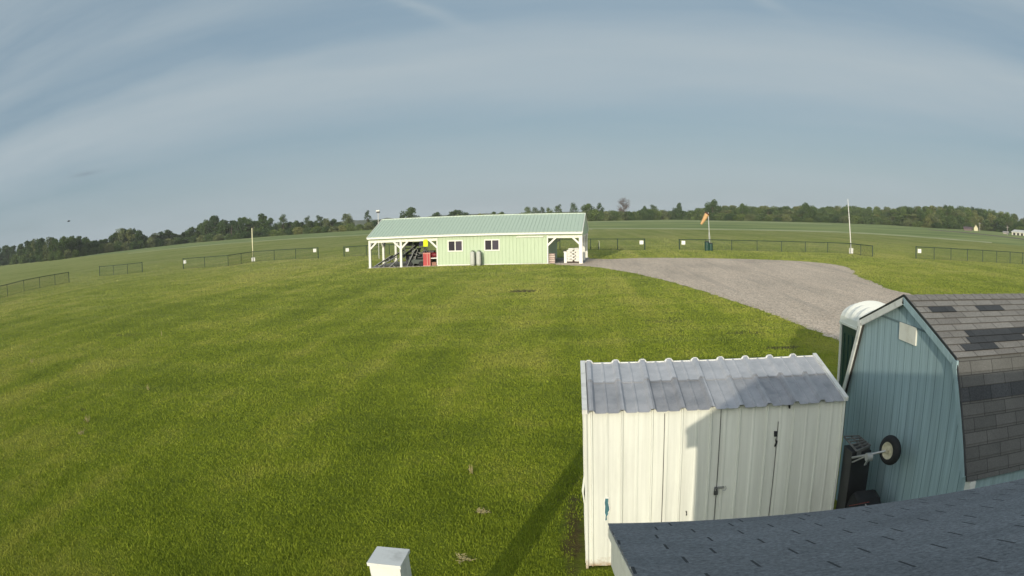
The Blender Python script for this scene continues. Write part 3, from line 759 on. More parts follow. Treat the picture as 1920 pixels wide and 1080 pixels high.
# ------------------------------------------------------------------ cart with wheel and black covered grill between the sheds
cart = empty('utility_cart', (3.3, 6.9, 0), 'upended utility cart with one fat black tyre in front of the barn wall', 'cart')
def cl_(o): return local(o, cart)
def on_x(px, py, X_):
    d = ray(px, py); t_ = X_/d.x; return Vector((X_, d.y*t_, CAMZ+d.z*t_))
wc = on_x(1669, 844, 3.42)
rad = .17
mt = Matrix.Translation(wc) @ Matrix.Rotation(R(18), 4, 'Z') @ Matrix.Rotation(R(4), 4, 'Y') @ Matrix.Rotation(R(90), 4, 'Y')
bm = BM(); pr = []
for i in range(17):
    a = math.pi*(-.62+1.24*i/16); pr.append((.118+.052*math.cos(a), .055*math.sin(a)))
rings = []
for r_, z in pr:
    rings.append([bm.verts.new(mt @ Vector((r_*math.cos(6.2832*j/32), r_*math.sin(6.2832*j/32), z))) for j in range(32)])
for a, b_ in zip(rings, rings[1:]):
    for j in range(32): bm.faces.new((a[j], a[(j+1) % 32], b_[(j+1) % 32], b_[j]))
RUB = plain('tyre_rubber', (.014, .016, .018), .8, var=.3)
tyre = cl_(obj('tyre', bm, RUB, cart, smooth=True))
bm = BM(); lathe(bm, [(.02, -.035), (.06, -.03), (.088, -.048), (.098, -.05), (.098, .05), (.088, .048), (.06, .03), (.02, .035)], 28, mt); lathe(bm, [(.022, -.06), (.022, .06)], 12, mt)
RIM = plain('cream_wheel_rim', (.55, .52, .38), .5, var=.15, scale=20, dirt=(.2, .16, .1))
cl_(obj('rim', bm, RIM, cart))
bm = BM()
a0 = wc-Vector((.03, 0, 0)); a1 = on_x(1632, 852, 3.22); a2 = on_x(1598, 858, 3.12)
tube(bm, [a0, a1, a2], .013, 8); tube(bm, [a1+Vector((-.05, 0, -.03)), a1+Vector((.02, 0, -.03))], .05, 14)
bar(bm, a1+Vector((0, 0, -.02)), on_x(1622, 872, 3.2), .035, .01); bar(bm, on_x(1600, 866, 3.15), on_x(1584, 892, 3.15), .03, .012); bar(bm, on_x(1600, 866, 3.15), a1, .05, .012)
cl_(obj('axle', bm, STEEL, cart))
GREY = plain('weathered_grey_steel', (.17, .17, .165), .6, .3, var=.2, scale=12)
bm = BM(); c0, c1, c2, c3 = on_x(1583, 818, 3.16), on_x(1611, 817, 3.40), on_x(1632, 834, 3.40), on_x(1607, 845, 3.16)
for i in range(6):
    t_ = i/5; bar(bm, c0.lerp(c3, t_), c1.lerp(c2, t_), .022, .012)
for i in range(3):
    t_ = i/2; bar(bm, c0.lerp(c1, t_)+Vector((0, 0, -.008)), c3.lerp(c2, t_)+Vector((0, 0, -.008)), .02, .012)
dn = Vector((0, 0, -.09))
for a, b_ in ((c3, c2), (c2, c1)):
    f = [bm.verts.new(p) for p in (a, b_, b_+dn, a+dn)]; bm.faces.new(f)
    f = [bm.verts.new(p+Vector((.006, .006, 0))) for p in (a, b_, b_+dn, a+dn)]; bm.faces.new(f)
cl_(obj('deck_frame', bm, GREY, cart))
bm = BM()       # dark bed of the cart standing on edge behind the shed corner
p0 = on_x(1596, 880, 3.15)
box(bm, 3.12, 3.38, 6.98, 7.26, .05, 1.38); cl_(obj('cart_bed', bm, BLACK, cart, bevel=.03))
grill = empty('covered_grill', (3.28, 6.75, 0), 'black fabric covered grill with a red stripe below the upended cart', 'grill')
bm = BM(); vs = []
prof_ = [(-.30, .0), (-.31, .35), (-.30, .70), (-.25, .80), (-.12, .92), (.06, .95), (.17, .86), (.24, .70), (.25, .35), (.24, .0)]
rows = []
for j in range(9):
    x_ = -.15+.30*j/8; s_ = 1-.08*abs(j-4)/4
    rows.append([bm.verts.new((x_+.008*noise.noise(Vector((x_*9, a*9, b_*9))), a*s_+.01*noise.noise(Vector((a*7, x_*8, b_*7))), b_*(.98 if j in (0, 8) else 1))) for a, b_ in prof_])
for a, b_ in zip(rows, rows[1:]):
    for i in range(len(prof_)-1): bm.faces.new((a[i], a[i+1], b_[i+1], b_[i]))
bm.faces.new(rows[0]); bm.faces.new(rows[-1][::-1])
gc = obj('cover', bm, BLACKF, grill)
bm = BM(); p, q = on_x(1595, 948, 3.10)-grill.location, on_x(1630, 941, 3.10)-grill.location
bar(bm, p+Vector((-.012, 0, 0)), q+Vector((-.012, 0, 0)), .02, .008); obj('red_stripe', bm, plain('dull_red', (.16, .02, .02), .6), grill)
bm = BM(); p = on_x(1622, 946, 3.10)-grill.location
for i in range(4): box(bm, p.x-.02, p.x-.014, p.y-.10+i*.016, p.y-.09+i*.016, p.z+.012, p.z+.026)
obj('badge', bm, plain('grey_badge', (.35, .33, .33), .6), grill)

# ------------------------------------------------------------------ mint pavilion
PA = Vector((-17.88, 60.12, 0)); PB = Vector((.78, 58.56, 0)); pu = (PB-PA).normalized()
PL = (PB-PA).length; PD = 7.3; pang = math.atan2(pu.y, pu.x)
pav = empty('pavilion', PA, 'mint green metal pavilion with white posts and open bays at both ends', 'pavilion', rz=pang)
pav.rotation_euler = (0, R(.3), pang)
EVZ, RGZ, DR = 2.74, 4.11, PD/2
UW0, UW1 = 6.45, 15.86
M_WH = plain('bright_white_timber', (.82, .82, .76), .6, var=.04)
# closed room
bm = BM()
def wallp(bm, u0, u1, z0, z1, v0, out=-1):
    ribbed(bm, rib_profile(u1-u0, .305, .02, .03, minor=False, start=.12), Vector((u0, v0, z0)), Vector((1, 0, 0)), Vector((0, 0, 1)), Vector((0, out, 0)), 0, z1-z0)
wallp(bm, UW0, UW1, .12, EVZ, 0); obj('front_wall', bm, M_PAVW, pav)
bm = BM(); wallp(bm, UW0, UW1, .12, EVZ, PD, 1); obj('back_wall', bm, M_PAVW, pav)
for uu in (UW0, UW1):
    bm = BM(); box(bm, uu-.01, uu+.01, .01, PD-.01, .1, EVZ-.01); obj('partition_wall', bm, M_PAVW, pav)
bm = BM(); box(bm, UW0-.02, UW1+.02, -.03, .03, 0, .14); obj('base_trim', bm, M_WH, pav)
for u_ in (UW0-.07, UW1-.04):
    bm = BM(); box(bm, u_, u_+.09, -.05, .06, .1, EVZ-.3); obj('corner_trim', bm, M_WH, pav)
for (u0, u1) in ((0, UW0-.08), (UW1+.06, PL)):      # mint band above the beams
    for v0, outn in ((-.0, -1), (PD, 1)):
        bm = BM(); wallp(bm, u0, u1, 2.42, EVZ, v0, outn); obj('header_panel', bm, M_PAVW, pav)
for uu in (0.0, PL):
    bm = BM(); prism(bm, [(0.02, 2.42), (PD-.02, 2.42), (PD-.02, EVZ), (PD/2, RGZ-.08), (.02, EVZ)], uu-.015, uu+.015, lambda a, b__, d: Vector((d, a, b__))); obj('gable_panel', bm, M_PAVW, pav)
def post(u, v_, z1=2.40, w=.2):
    bm = BM(); box(bm, u-w/2, u+w/2, v_-w/2, v_+w/2, 0, z1); obj('post', bm, M_WH, pav, bevel=.01)
def beam(a, b_): 
    bm = BM(); bar(bm, a, b_, .07, .2); obj('beam', bm, M_WH, pav)
def brace(a, b_):
    bm = BM(); bar(bm, a, b_, .14, .12, (0, 1, 0)); obj('brace', bm, M_WH, pav)
UP = 3.1
for u in (.1, UP): post(u, .02)
for u in (.1, UP): post(u, PD-.02)
post(.1, DR)
post(PL-.14, .02, w=.28); post(PL-.14, PD-.02); post(PL-.14, DR)
beam((0, .0, 2.31), (UW0-.08, .0, 2.31)); beam((UW1+.05, .0, 2.31), (PL, .0, 2.31))
beam((0, PD, 2.31), (UW0-.08, PD, 2.31)); beam((UW1+.05, PD, 2.31), (PL, PD, 2.31))
for uu in (.1, PL-.14): beam((uu, 0.12, 2.31), (uu, PD-.12, 2.31))
for v_ in (.0, PD):
    for u, s_ in ((.1, 1), (UP, -1), (UP, 1), (UW0-.03, -1), (UW1+.02, 1), (PL-.14, -1)):
        brace((u, v_, 1.62), (u+s_*.72, v_, 2.30))
for u in (.1, PL-.14):
    for v_, s_ in ((.02, 1), (DR, -1), (DR, 1), (PD-.02, -1)): brace((u, v_, 1.62), (u, v_+s_*.72, 2.30))
# roof
for s_ in (0, 1):
    ov = .35; va = -ov if s_ == 0 else PD+ov; slp = (RGZ-EVZ)/DR; za = EVZ-ov*slp+.10
    A = Vector((-.02, va, za)); d = Vector((0, DR-va, RGZ+.10-za)); L = d.length; d.normalize(); n_ = Vector((0, -d.z, d.y)); n_ = n_ if n_.z > 0 else -n_
    bm = BM(); ribbed(bm, rib_profile(PL+.04, .305, .03, .03, minor=False, start=.02), A, Vector((1, 0, 0)), d, n_, 0, L-.01)
    o = obj('roof_sheet', bm, M_PAVR, pav); so_ = o.modifiers.new('thick', 'SOLIDIFY'); so_.thickness = .01
    bm = BM(); box(bm, -.03, PL+.03, min(va, va+(.04 if s_ == 0 else -.04))-.02, max(va, va+(.04 if s_ == 0 else -.04)), za-.17, za-.015); obj('eave_fascia', bm, M_WH, pav)
    bm = BM(); box(bm, -.1, PL+.1, min(va+.05, 0.02) if s_ == 0 else PD, (0.0 if s_ == 0 else va-.05), EVZ-.02, EVZ-.005); obj('soffit', bm, M_WH, pav)
    for uu in (-.06, PL+.02):
        bm = BM(); prism(bm, [(va, za-.12), (va, za+.02), (DR, RGZ+.125), (DR, RGZ-.02)], uu, uu+.04, lambda a, b__, dd: Vector((dd, a, b__))); obj('rake_trim', bm, M_WH, pav)
bm = BM(); tube(bm, [(-.04, DR, RGZ+.10), (PL+.04, DR, RGZ+.10)], .06, 6); obj('ridge_cap', bm, plain('pale_ridge', (.6, .68, .58), .5), pav)
# windows
for u0, u1 in ((7.37, 8.71), (10.55, 11.87)):
    w_ = bpy.data.objects.new('window', None); 
    bm = BM(); z0, z1 = 1.24, 2.2; f_ = .09
    box(bm, u0, u1, -.055, -.002, z0, z0+f_); box(bm, u0, u1, -.055, -.002, z1-f_, z1); box(bm, u0, u0+f_, -.053, -.002, z0+f_, z1-f_); box(bm, u1-f_, u1, -.053, -.002, z0+f_, z1-f_)
    box(bm, (u0+u1)/2-.05, (u0+u1)/2+.03, -.05, -.002, z0+f_, z1-f_)
    fr_ = obj('window', bm, M_WH, pav)
    bm = BM(); box(bm, u0+f_, (u0+u1)/2-.05, -.03, -.021, z0+f_, z1-f_); obj('pane', bm, GLASS, fr_)
    bm = BM(); box(bm, (u0+u1)/2+.03, u1-f_, -.034, -.024, z0+f_, z1-f_); obj('pane', bm, SCREEN, fr_)
bm = BM(); box(bm, 13.29, 15.55, -.12, -.03, 2.31, 2.40); rl = obj('door_track', bm, M_WH, pav)
bm = BM(); wallp(bm, 13.45, 15.4, .16, 2.28, -.045); obj('sliding_door', bm, M_PAVW, pav)
# floor slab
bm = BM(); box(bm, -.15, PL+.1, -.06, PD+.1, -.05, .04)
tag(obj('pavilion_slab', bm, CONC), kind='structure'); s_ = bpy.data.objects['pavilion_slab']; s_.location = PA; s_.rotation_euler = (0, 0, pang)
def pw(u, v_, z=0.): return PA+pu*u+Vector((-pu.y, pu.x, 0))*v_+Vector((0, 0, z))

# propane cylinders against the wall
M_TANK = plain('pale_grey_enamel', (.52, .54, .50), .5, var=.06, scale=5)
for i, (u, lab) in enumerate(((9.62, 'pale grey gas cylinder by the mint wall, the one farther from the window'), (10.15, 'pale grey gas cylinder by the mint wall, the one just under the window corner'))):
    tk = empty('gas_cylinder', pw(u, -.42), lab, 'gas cylinder', 'tall gas cylinders against the pavilion wall')
    bm = BM(); lathe(bm, [(.15, 0), (.17, .02), (.17, .08), (.205, .10), (.215, .16), (.215, 1.02), (.20, 1.10), (.15, 1.16), (.06, 1.19)], 20); obj('tank', bm, M_TANK, tk, smooth=True)
    bm = BM(); lathe(bm, [(.09, 1.17), (.09, 1.30), (.075, 1.30), (.075, 1.18)], 14); tube(bm, [(0, 0, 1.18), (0, 0, 1.27)], .025, 8); obj('valve_collar', bm, plain('collar_green_grey', (.3, .36, .27), .6), tk)
    bm = BM(); tube(bm, [(.23, -.12, 0), (.235, -.11, .6), (.21, -.10, 1.08), (.10, -.05, 1.2)], .05, 6); obj('gap_strip', bm, plain('gap_strip_dark', (.05, .06, .05), .7), tk)  # added dark tube standing in for the shaded gap beside each cylinder

# ------------------------------------------------------------------ things stored in the left bay
rot = Matrix.Rotation(pang, 4, 'Z')
def table(u, v_, lab, tilt, z0, rz=0., col=(.03, .035, .04), s=1.):
    e = empty('folded_table', pw(u, v_, z0), lab, 'table', 'dark tables tipped and stacked in the open bay')
    e.rotation_euler = (0, tilt, pang+rz)
    bm = BM(); box(bm, -.9*s, .9*s, -.38, .38, 0, .04)
    obj('tabletop', bm, plain('dark_tabletop', col, .5, var=.2), e, bevel=.008)
    for sy_ in (-.395, .395):
        bm = BM(); tube(bm, [(-.95*s, sy_, .02), (.95*s, sy_, .02)], .032, 6); obj('edge_rail', bm, STEEL, e)
    for sx_ in (-.6, .6):
        bm = BM(); tube(bm, [(sx_*s, -.32, -.0), (sx_*s+.06, -.34, -.55), (sx_*s+.06, .34, -.55), (sx_*s, .32, 0)], .022, 8)
        obj('leg', bm, STEEL, e, smooth=True)
    return e
table(1.15, .9, 'dark table lying lowest at the left, tipped toward the corner post', R(-28), .55)
table(2.1, 1.3, 'dark table tipped up just left of the second post', R(-30), .95)
table(2.55, .7, 'dark table leaning half behind the second post', R(-38), .6, rz=.2)
table(4.0, 1.2, 'dark table leaning at the middle of the bay', R(-60), .75, rz=-.25, col=(.02, .02, .03))
table(4.25, .75, 'dark table standing nearly on edge beside the red cooler', R(-72), .75, rz=.2, s=.8)
table(1.7, .55, 'dark table lying low in front of the back post, tipped to the left', R(-26), .5, rz=.1, s=.9)
table(3.35, 1.6, 'dark table tipped high behind the second post, silver legs outward', R(-35), 1.25, rz=-.1)
table(3.9, .45, 'dark table leaning foremost at the middle of the bay with silver legs outward', R(-62), .62, rz=.1, col=(.025, .03, .03))
# bench frames with padded backs
def mower():
    e = empty('riding_mower', pw(4.35, .75), 'dark riding mower with silver frame in the open bay', 'mower', rz=pang)
    bm = BM(); box(bm, -.55, .55, -.4, .4, .22, .52); obj('deck', bm, plain('dark_green_paint', (.03, .05, .04), .5), e, bevel=.05)
    bm = BM(); box(bm, -.5, .0, -.28, .28, .52, .78); obj('hood', bm, plain('charcoal_paint', (.04, .045, .05), .4), e, bevel=.06)
    bm = BM(); box(bm, .1, .5, -.22, .22, .60, .70); box(bm, .42, .54, -.22, .22, .68, 1.1); obj('seat', bm, BLACK, e, bevel=.03)
    for sx_ in (-.42, .42):
        for sy_ in (-.42, .42):
            bm = BM(); mt_ = Matrix.Translation((sx_, sy_, .2)) @ Matrix.Rotation(R(90), 4, 'X'); lathe(bm, [(.08, -.07), (.2, -.07), (.2, .07), (.08, .07)], 18, mt_); obj('wheel', bm, RUB, e)
    for s_ in (-1, 1):
        bm = BM(); tube(bm, [(-.15, s_*.3, .5), (-.25, s_*.32, 1.1), (-.1, s_*.3, 1.25)], .025, 8); obj('steering_lever', bm, STEEL, e, smooth=True)
    bm = BM(); tube(bm, [(.5, -.3, .5), (.62, -.3, 1.25), (.62, .3, 1.25), (.5, .3, .5)], .028, 8); obj('roll_frame', bm, STEEL, e, smooth=True)
mower(); bpy.data.objects['riding_mower'].scale = (1.3, 1.2, 1.15)
def chair(u, v_, z, lab, rz=0., col=(.03, .035, .045)):
    pass
    e = empty('folding_chair', pw(u, v_, z), lab, 'chair', 'dark folding chairs piled in the open bay', rz=pang+rz)
    bm = BM(); box(bm, -.22, .22, -.2, .2, .42, .45); obj('seat', bm, plain('chair_vinyl', col, .5), e, bevel=.01)
    bm = BM(); box(bm, -.22, .22, .18, .205, .6, .88); obj('backrest', bm, plain('chair_vinyl', col, .5), e, bevel=.01)
    for s_ in (-1, 1):
        bm = BM(); tube(bm, [(s_*.23, .22, .9), (s_*.23, -.2, 0)], .022, 6); obj('leg', bm, STEEL, e)
        bm = BM(); tube(bm, [(s_*.22, -.18, .44), (s_*.22, .24, 0)], .022, 6); obj('leg', bm, STEEL, e)
    e.scale = (1.5, 1.3, 1.25)
chair(3.35, 1.5, 1.0, 'dark chair on top of the pile right of the second post', .3)
chair(3.9, 1.9, .95, 'dark chair on top of the pile, the middle one of three', -.2)
chair(4.6, 1.9, 1.0, 'dark chair on top of the pile nearest the hanging vest', .2)
chair(3.0, 2.2, 1.0, 'dark chair stacked high behind the second post', 0)
bm = BM(); box(bm, -.75, .8, -.35, .35, 0, .95); tag(obj('dark_crate', bm, plain('dark_navy_plastic', (.03, .028, .06), .6, var=.3), loc=pw(3.75, 2.0, .04), bevel=.04), 'dark navy crate carrying the pile of chairs in the open bay', 'crate'); bpy.data.objects['dark_crate'].rotation_euler = (0, 0, pang)
bm = BM(); box(bm, -.5, .5, -.3, .3, 0, 1.25); tag(obj('grey_locker', bm, plain('dark_grey_paint', (.05, .05, .055), .6), loc=pw(5.3, 1.4, .04), bevel=.02), 'dark grey locker standing behind the red cooler', 'locker'); bpy.data.objects['grey_locker'].rotation_euler = (0, 0, pang)
# red cooler cabinet
rc = empty('red_cooler', pw(5.43, .35, .04), 'upright red cooler with pink frame beside the mint wall', 'cooler', rz=pang)
RED = plain('red_plastic', (.42, .02, .025), .45, var=.1); PINK = plain('faded_pink_plastic', (.55, .22, .18), .6)
bm = BM(); box(bm, -.32, .32, -.25, .3, .05, 1.05); obj('body', bm, RED, rc, bevel=.04)
bm = BM(); box(bm, -.34, .34, -.27, .32, 1.03, 1.13); box(bm, -.34, .34, -.27, .32, 0, .07); box(bm, .02, .1, -.275, -.245, .07, 1.03); box(bm, .26, .335, -.275, -.245, .07, 1.03); obj('frame', bm, PINK, rc, bevel=.01)
rt = empty('red_tank', pw(6.05, .55, 0), 'dark red round tank lying on a white shelf by the mint wall', 'tank', rz=pang)
bm = BM(); mt_ = Matrix.Translation((0, 0, .95)) @ Matrix.Rotation(R(90), 4, 'Y'); lathe(bm, [(.0, -.3), (.16, -.29), (.21, -.24), (.21, .24), (.16, .29), (0, .3)], 18, mt_); obj('barrel', bm, plain('dark_red_paint', (.17, .012, .02), .5), rt, smooth=True)
ws = empty('white_shelf', pw(6.05, .5, .04), 'low white shelf bench in the corner of the open bay', 'shelf', rz=pang)
bm = BM(); box(bm, -.33, .3, -.3, .3, .60, .68); obj('shelf_board', bm, M_WH, ws)
for sx_ in (-.28, .25):
    bm = BM(); box(bm, sx_-.03, sx_+.03, -.26, .26, 0, .6); obj('leg', bm, plain('brown_board', (.12, .07, .05), .7), ws)
bm = BM(); box(bm, -.2, .2, -.2, .2, 0, .3); tag(obj('brown_box', bm, plain('brown_cardboard', (.33, .17, .12), .8), loc=pw(6.03, .45, .04), bevel=.01), 'small brown box on the slab under the white shelf', 'box')
# hi-vis vest hanging from the beam
bm = BM(); rows = []
for j in range(8):
    z = -.62*j/7; wd = .17+.05*min(1, j/1.5) if j < 6 else .21
    rows.append([bm.verts.new((wd*math.cos(a)*(1 if j else .6), .07*math.sin(a)+.012*math.sin(3*a+j), z)) for a in [6.2832*i/16 for i in range(16)]])
for a, b_ in zip(rows, rows[1:]):
    for i in range(16): bm.faces.new((a[i], a[(i+1) % 16], b_[(i+1) % 16], b_[i]))
bm.faces.new(rows[0]); bm.faces.new(rows[-1])
HV = plain('hi_vis_yellow', (.72, .82, .01), .7, var=.06)
vest = obj('hi_vis_vest', bm, HV, loc=pw(5.42, -.09, 2.33)); vest.rotation_euler = (0, 0, pang)
tag(vest, 'bright yellow safety vest hanging from the pavilion beam', 'vest')
bm = BM(); rows = []
for j in range(6):
    z = -.5*j/5; rows.append([bm.verts.new((.2*math.cos(a)*(1-.1*j/5), .06*math.sin(a)+.01*math.sin(2*a+j), z)) for a in [6.2832*i/12 for i in range(12)]])
for a, b_ in zip(rows, rows[1:]):
    for i in range(12): bm.faces.new((a[i], a[(i+1) % 12], b_[(i+1) % 12], b_[i]))
bm.faces.new(rows[0]); bm.faces.new(rows[-1])
jk = obj('navy_jacket', bm, plain('navy_cloth', (.03, .03, .08), .8), loc=pw(5.0, .03, 2.3)); jk.rotation_euler = (0, 0, pang); tag(jk, 'navy jacket hanging behind the yellow vest', 'jacket')

# ------------------------------------------------------------------ right bay: stacked bags, white bin, pallet of sacks
bs = [(.52, .40, .36), (.60, .5, .44)]
for i in range(5):
    bm = BM(); box(bm, -.26, .26, -.34, .34, 0, .13); o = obj('paver_bundle', bm, plain('pinkish_paving', bs[i % 2], .8), loc=pw(16.15, .6, .05+i*.158), bevel=.02); o.rotation_euler = (0, 0, pang+rng.uniform(-.03, .03))
    tag(o, ['lowest', 'second lowest', 'middle', 'second highest', 'topmost'][i]+' pinkish slab in the stack beside the mint wall', 'slab', 'stack of pinkish slabs in the right bay')
wb = empty('white_bin', pw(17.28, .5, .04), 'narrow white bin with black lid beside the pallet of bags', 'bin', rz=pang)
bm = BM(); prism(bm, [(-.10, 0), (.12, 0), (.12, .95), (-.13, .95), (-.13, .88), (-.1, .85)], -.2, .2, lambda a, b__, d: Vector((a, d, b__))); obj('body', bm, M_WH, wb, bevel=.01)
bm = BM(); box(bm, -.17, .15, -.23, .23, .95, 1.03); obj('lid', bm, BLACK, wb, bevel=.01)
pl = empty('pallet', pw(17.97, .62, .04), 'dark pallet under the pile of white bags', 'pallet', rz=pang)
bm = BM()
for y_ in (-.42, 0, .42): box(bm, -.5, .5, y_-.045, y_+.045, 0, .09)
obj('stringer', bm, plain('dark_old_wood', (.06, .045, .035), .9), pl)
bm = BM()
for i in range(6): box(bm, -.52+i*.18, -.40+i*.18, -.48, .48, .09, .115)
obj('deck_board', bm, plain('old_wood', (.16, .12, .09), .9), pl)
M_BAG = plain('white_woven_bag', (.74, .73, .68), .7, var=.05, scale=12)
def bag_mesh(seed):
    r_ = random.Random(seed); bm = BM(); n1, n2 = 14, 9
    for sgn in (1, -1):
        g_ = [[bm.verts.new((-.27+.54*i/n1, -.17+.34*j/n2, sgn*.09*(max(0, 1-abs(2*i/n1-1)**3.5)*max(0, 1-abs(2*j/n2-1)**3.5))**.5+.008*noise.noise(Vector((i*.8, j*.8, seed+sgn))))) for j in range(n2+1)] for i in range(n1+1)]
        for i in range(n1):
            for j in range(n2): bm.faces.new((g_[i][j], g_[i+1][j], g_[i+1][j+1], g_[i][j+1]))
    bmesh.ops.remove_doubles(bm, verts=bm.verts, dist=.001)
    me = bpy.data.meshes.new('white_bag'); bmesh.ops.recalc_face_normals(bm, faces=bm.faces); bm.to_mesh(me); bm.free(); me.materials.append(M_BAG)
    me.polygons.foreach_set('use_smooth', [True]*len(me.polygons)); return me
bms = [bag_mesh(i) for i in range(4)]
lvl = ['bottom', 'second', 'third', 'fourth', 'fifth', 'sixth', 'seventh', 'top']
for L_ in range(8):
    nn2 = 6 if L_ < 6 else (4 if L_ == 6 else 3)
    for i in range(nn2):
        if L_ % 2 == 0 or L_ > 5: u = -.30+(i % 2)*.60; v_ = -.34+(i//2)*.34; rr_ = 0
        else: u = -.39+(i % 3)*.37; v_ = -.27+(i//3)*.56; rr_ = math.pi/2
        if L_ == 7: u = [-.2, .25, .33][i]; v_ = [-.2, -.1, .3][i]
        o = bpy.data.objects.new('white_bag', bms[(L_+i) % 4]); COL.objects.link(o)
        o.location = pw(17.97+u+rng.uniform(-.02, .02), .62+v_+rng.uniform(-.02, .02), .225+L_*.135); o.rotation_euler = (rng.uniform(-.04, .04), rng.uniform(-.04, .04), pang+rr_+rng.uniform(-.08, .08))
        tag(o, 'white filled bag in the %s layer of the pile on the pallet' % lvl[L_], 'bag', 'white bags in the %s layer of the pallet' % lvl[L_])

# ------------------------------------------------------------------ fences
MESH, t, b = newmat('green_chain_link'); k = NB(t); o_ = k.uv()
b.inputs['Base Color'].default_value = (.03, .065, .035, 1); b.inputs['Roughness'].default_value = .6
FENCES = [
 ([(-140, 607), (-70, 583), (-26, 567), (14.4, 556), (45.2, 546.5), (74.8, 540), (103.4, 534.5), (129.6, 529.8)], 1.34, 'green chain link fence running off at the left edge', None),
 ([(187, 517.5), (213, 516), (239.4, 513.5), (267, 510.5)], 1.32, 'short separate green chain link fence with four posts at the left', None),
 ([(344, 504), (384, 501.5), (428, 498.8), (452.5, 494.5), (474.9, 490.5), (514.5, 488), (554.6, 486), (596.7, 484.5)], 1.32, 'green chain link fence with a bend and tall cream pole at its middle', None),
 ([(645.3, 481.5), (687, 479.3), (730, 477.4), (775, 475.6), (820, 474), (865, 472.6), (910, 471.3), (957, 470.2), (1003, 469.2), (1050, 468.5), (1099, 468.2), (1107.5, 468.2), (1158, 468.4), (1209, 468.7)], 1.22, 'long green chain link fence passing behind the pavilion', None),
 ([(1274, 468), (1323.5, 468.5), (1372, 469.4), (1419.6, 470.8), (1465.6, 472), (1510, 472.8), (1552, 474), (1594, 475.7), (1614, 478.8), (1636, 481.5)], 1.14, 'green chain link fence behind the gravel with the windsock', None),
 ([(1717.5, 485), (1751.5, 486.5), (1783, 488), (1814, 489.6), (1842.5, 491), (1868.7, 492.5), (1893.8, 494), (1917, 495.5), (1945, 497.5), (1975, 500)], 1.26, 'green chain link fence running off at the right edge', None)]
for pts, H, lab, g_ in FENCES:
    P = [at(*p) for p in pts]; root = empty('chain_link_fence', P[0], lab, 'fence', 'low chain link fences round the field'); base = P[0]
    n = len(P)
    for i, p in enumerate(P):
        bm = BM(); r_ = .065 if i in (0, n-1) else .045
        tube(bm, [p-base, p-base+Vector((0, 0, H+.03))], r_, 8); lathe(bm, [(r_*1.2, H+.03), (r_*1.2, H+.05), (0, H+.07)], 8, Matrix.Translation(p-base)); obj('post', bm, DKMETAL, root)
    bm = BM(); tube(bm, [p-base+Vector((0, 0, H)) for p in P], .045, 6); obj('top_rail', bm, DKMETAL, root)
    # woven wire: two families of crossing wires
    bm = BM(); pitch = .20
    for a, b_ in zip(P, P[1:]):
        d = b_-a; L = d.length; d.normalize(); s_ = Vector((-d.y, d.x, 0))*.004; z0_ = .05; hh = H-.06; u = -hh
        while u < L:
            for dr in (1, -1):
                u0, u1 = u, u+hh
                c0_, c1_ = max(u0, 0), min(u1, L)
                if c1_ <= c0_: continue
                f0 = (c0_-u0)/hh; f1 = (c1_-u0)/hh
                za, zb = (z0_+f0*hh, z0_+f1*hh) if dr == 1 else (z0_+(1-f0)*hh, z0_+(1-f1)*hh)
                A = a-base+d*c0_+Vector((0, 0, za))+s_*dr; B = a-base+d*c1_+Vector((0, 0, zb))+s_*dr
                w_ = .009; n0 = Vector((0, 0, w_))
                bm.faces.new([bm.verts.new(q) for q in (A-n0, B-n0, B+n0, A+n0)])
            u += pitch
    obj('wire_mesh', bm, MESH, root)
    bm = BM(); tube(bm, [p-base+Vector((0, 0, .05)) for p in P], .012, 5); obj('bottom_wire', bm, DKMETAL, root)
M_SIGN = plain('white_sign', (.82, .82, .78), .5, var=.03)
for px, py, by, lab in ((347, 491, 503.8, 'small white square sign on the fence left of the cream pole'), (590.5, 469.5, 484.8, 'small white square sign on the fence right of the cream pole'), (651.5, 468.5, 481.2, 'small white square sign at the fence end left of the pavilion'), (1203, 454.5, 468.7, 'small white square sign at the fence end right of the pavilion'), (1281.5, 455, 468.1, 'small white square sign at the fence end left of the windsock'), (1724, 470.5, 485.3, 'small white square sign on the rightmost fence')):
    b0 = at(px, by); z = top_over(b0, px, py)
    bm = BM(); box(bm, -.21, .21, -.055, -.045, -.21, .21); box(bm, -.05, .05, -.045, -.02, -.15, .15)
    o = obj('fence_sign', bm, M_SIGN, loc=Vector((b0.x, b0.y, z)), bevel=.004); o.rotation_euler = (0, 0, -math.atan2(b0.x, b0.y)); tag(o, lab, 'sign', 'white signs on the fences')

# poles
def pole(name, base, top, r0, r1, col, lab, cat):
    b0 = at(*base); z = top_over(b0, *top); e = empty(name, b0, lab, cat)
    bm = BM(); d = ray(*top); az = math.atan2(d.x, d.y); D = math.hypot(b0.x, b0.y); tp = Vector((math.sin(az)*D, math.cos(az)*D, z))-b0
    tube(bm, [(0, 0, 0), tp*.5, tp], [r0, (r0+r1)/2, r1], 10); obj('pole', bm, plain(name+'_paint', col, .5), e, smooth=True); return e, b0, z
e, b0, z = pole('marker_pole', (475, 490), (472.3, 427.5), .085, .07, (.72, .70, .45), 'cream marker pole standing at the left fence', 'pole')
bm = BM(); box(bm, -.27, .27, -.2, -.12, .0, .52); o = obj('foot_box', bm, M_SIGN, e, bevel=.03); o.rotation_euler = (0, 0, -math.atan2(b0.x, b0.y))
e, b0, z = pole('tall_flag_pole', (1596, 475.6), (1589.6, 373), .08, .03, (.78, .77, .74), 'tall white tapered pole at the right fence corner', 'pole')
bm = BM(); box(bm, -.24, .24, -.2, -.1, .0, .62); o = obj('foot_box', bm, M_SIGN, e, bevel=.03); o.rotation_euler = (0, 0, -math.atan2(b0.x, b0.y))
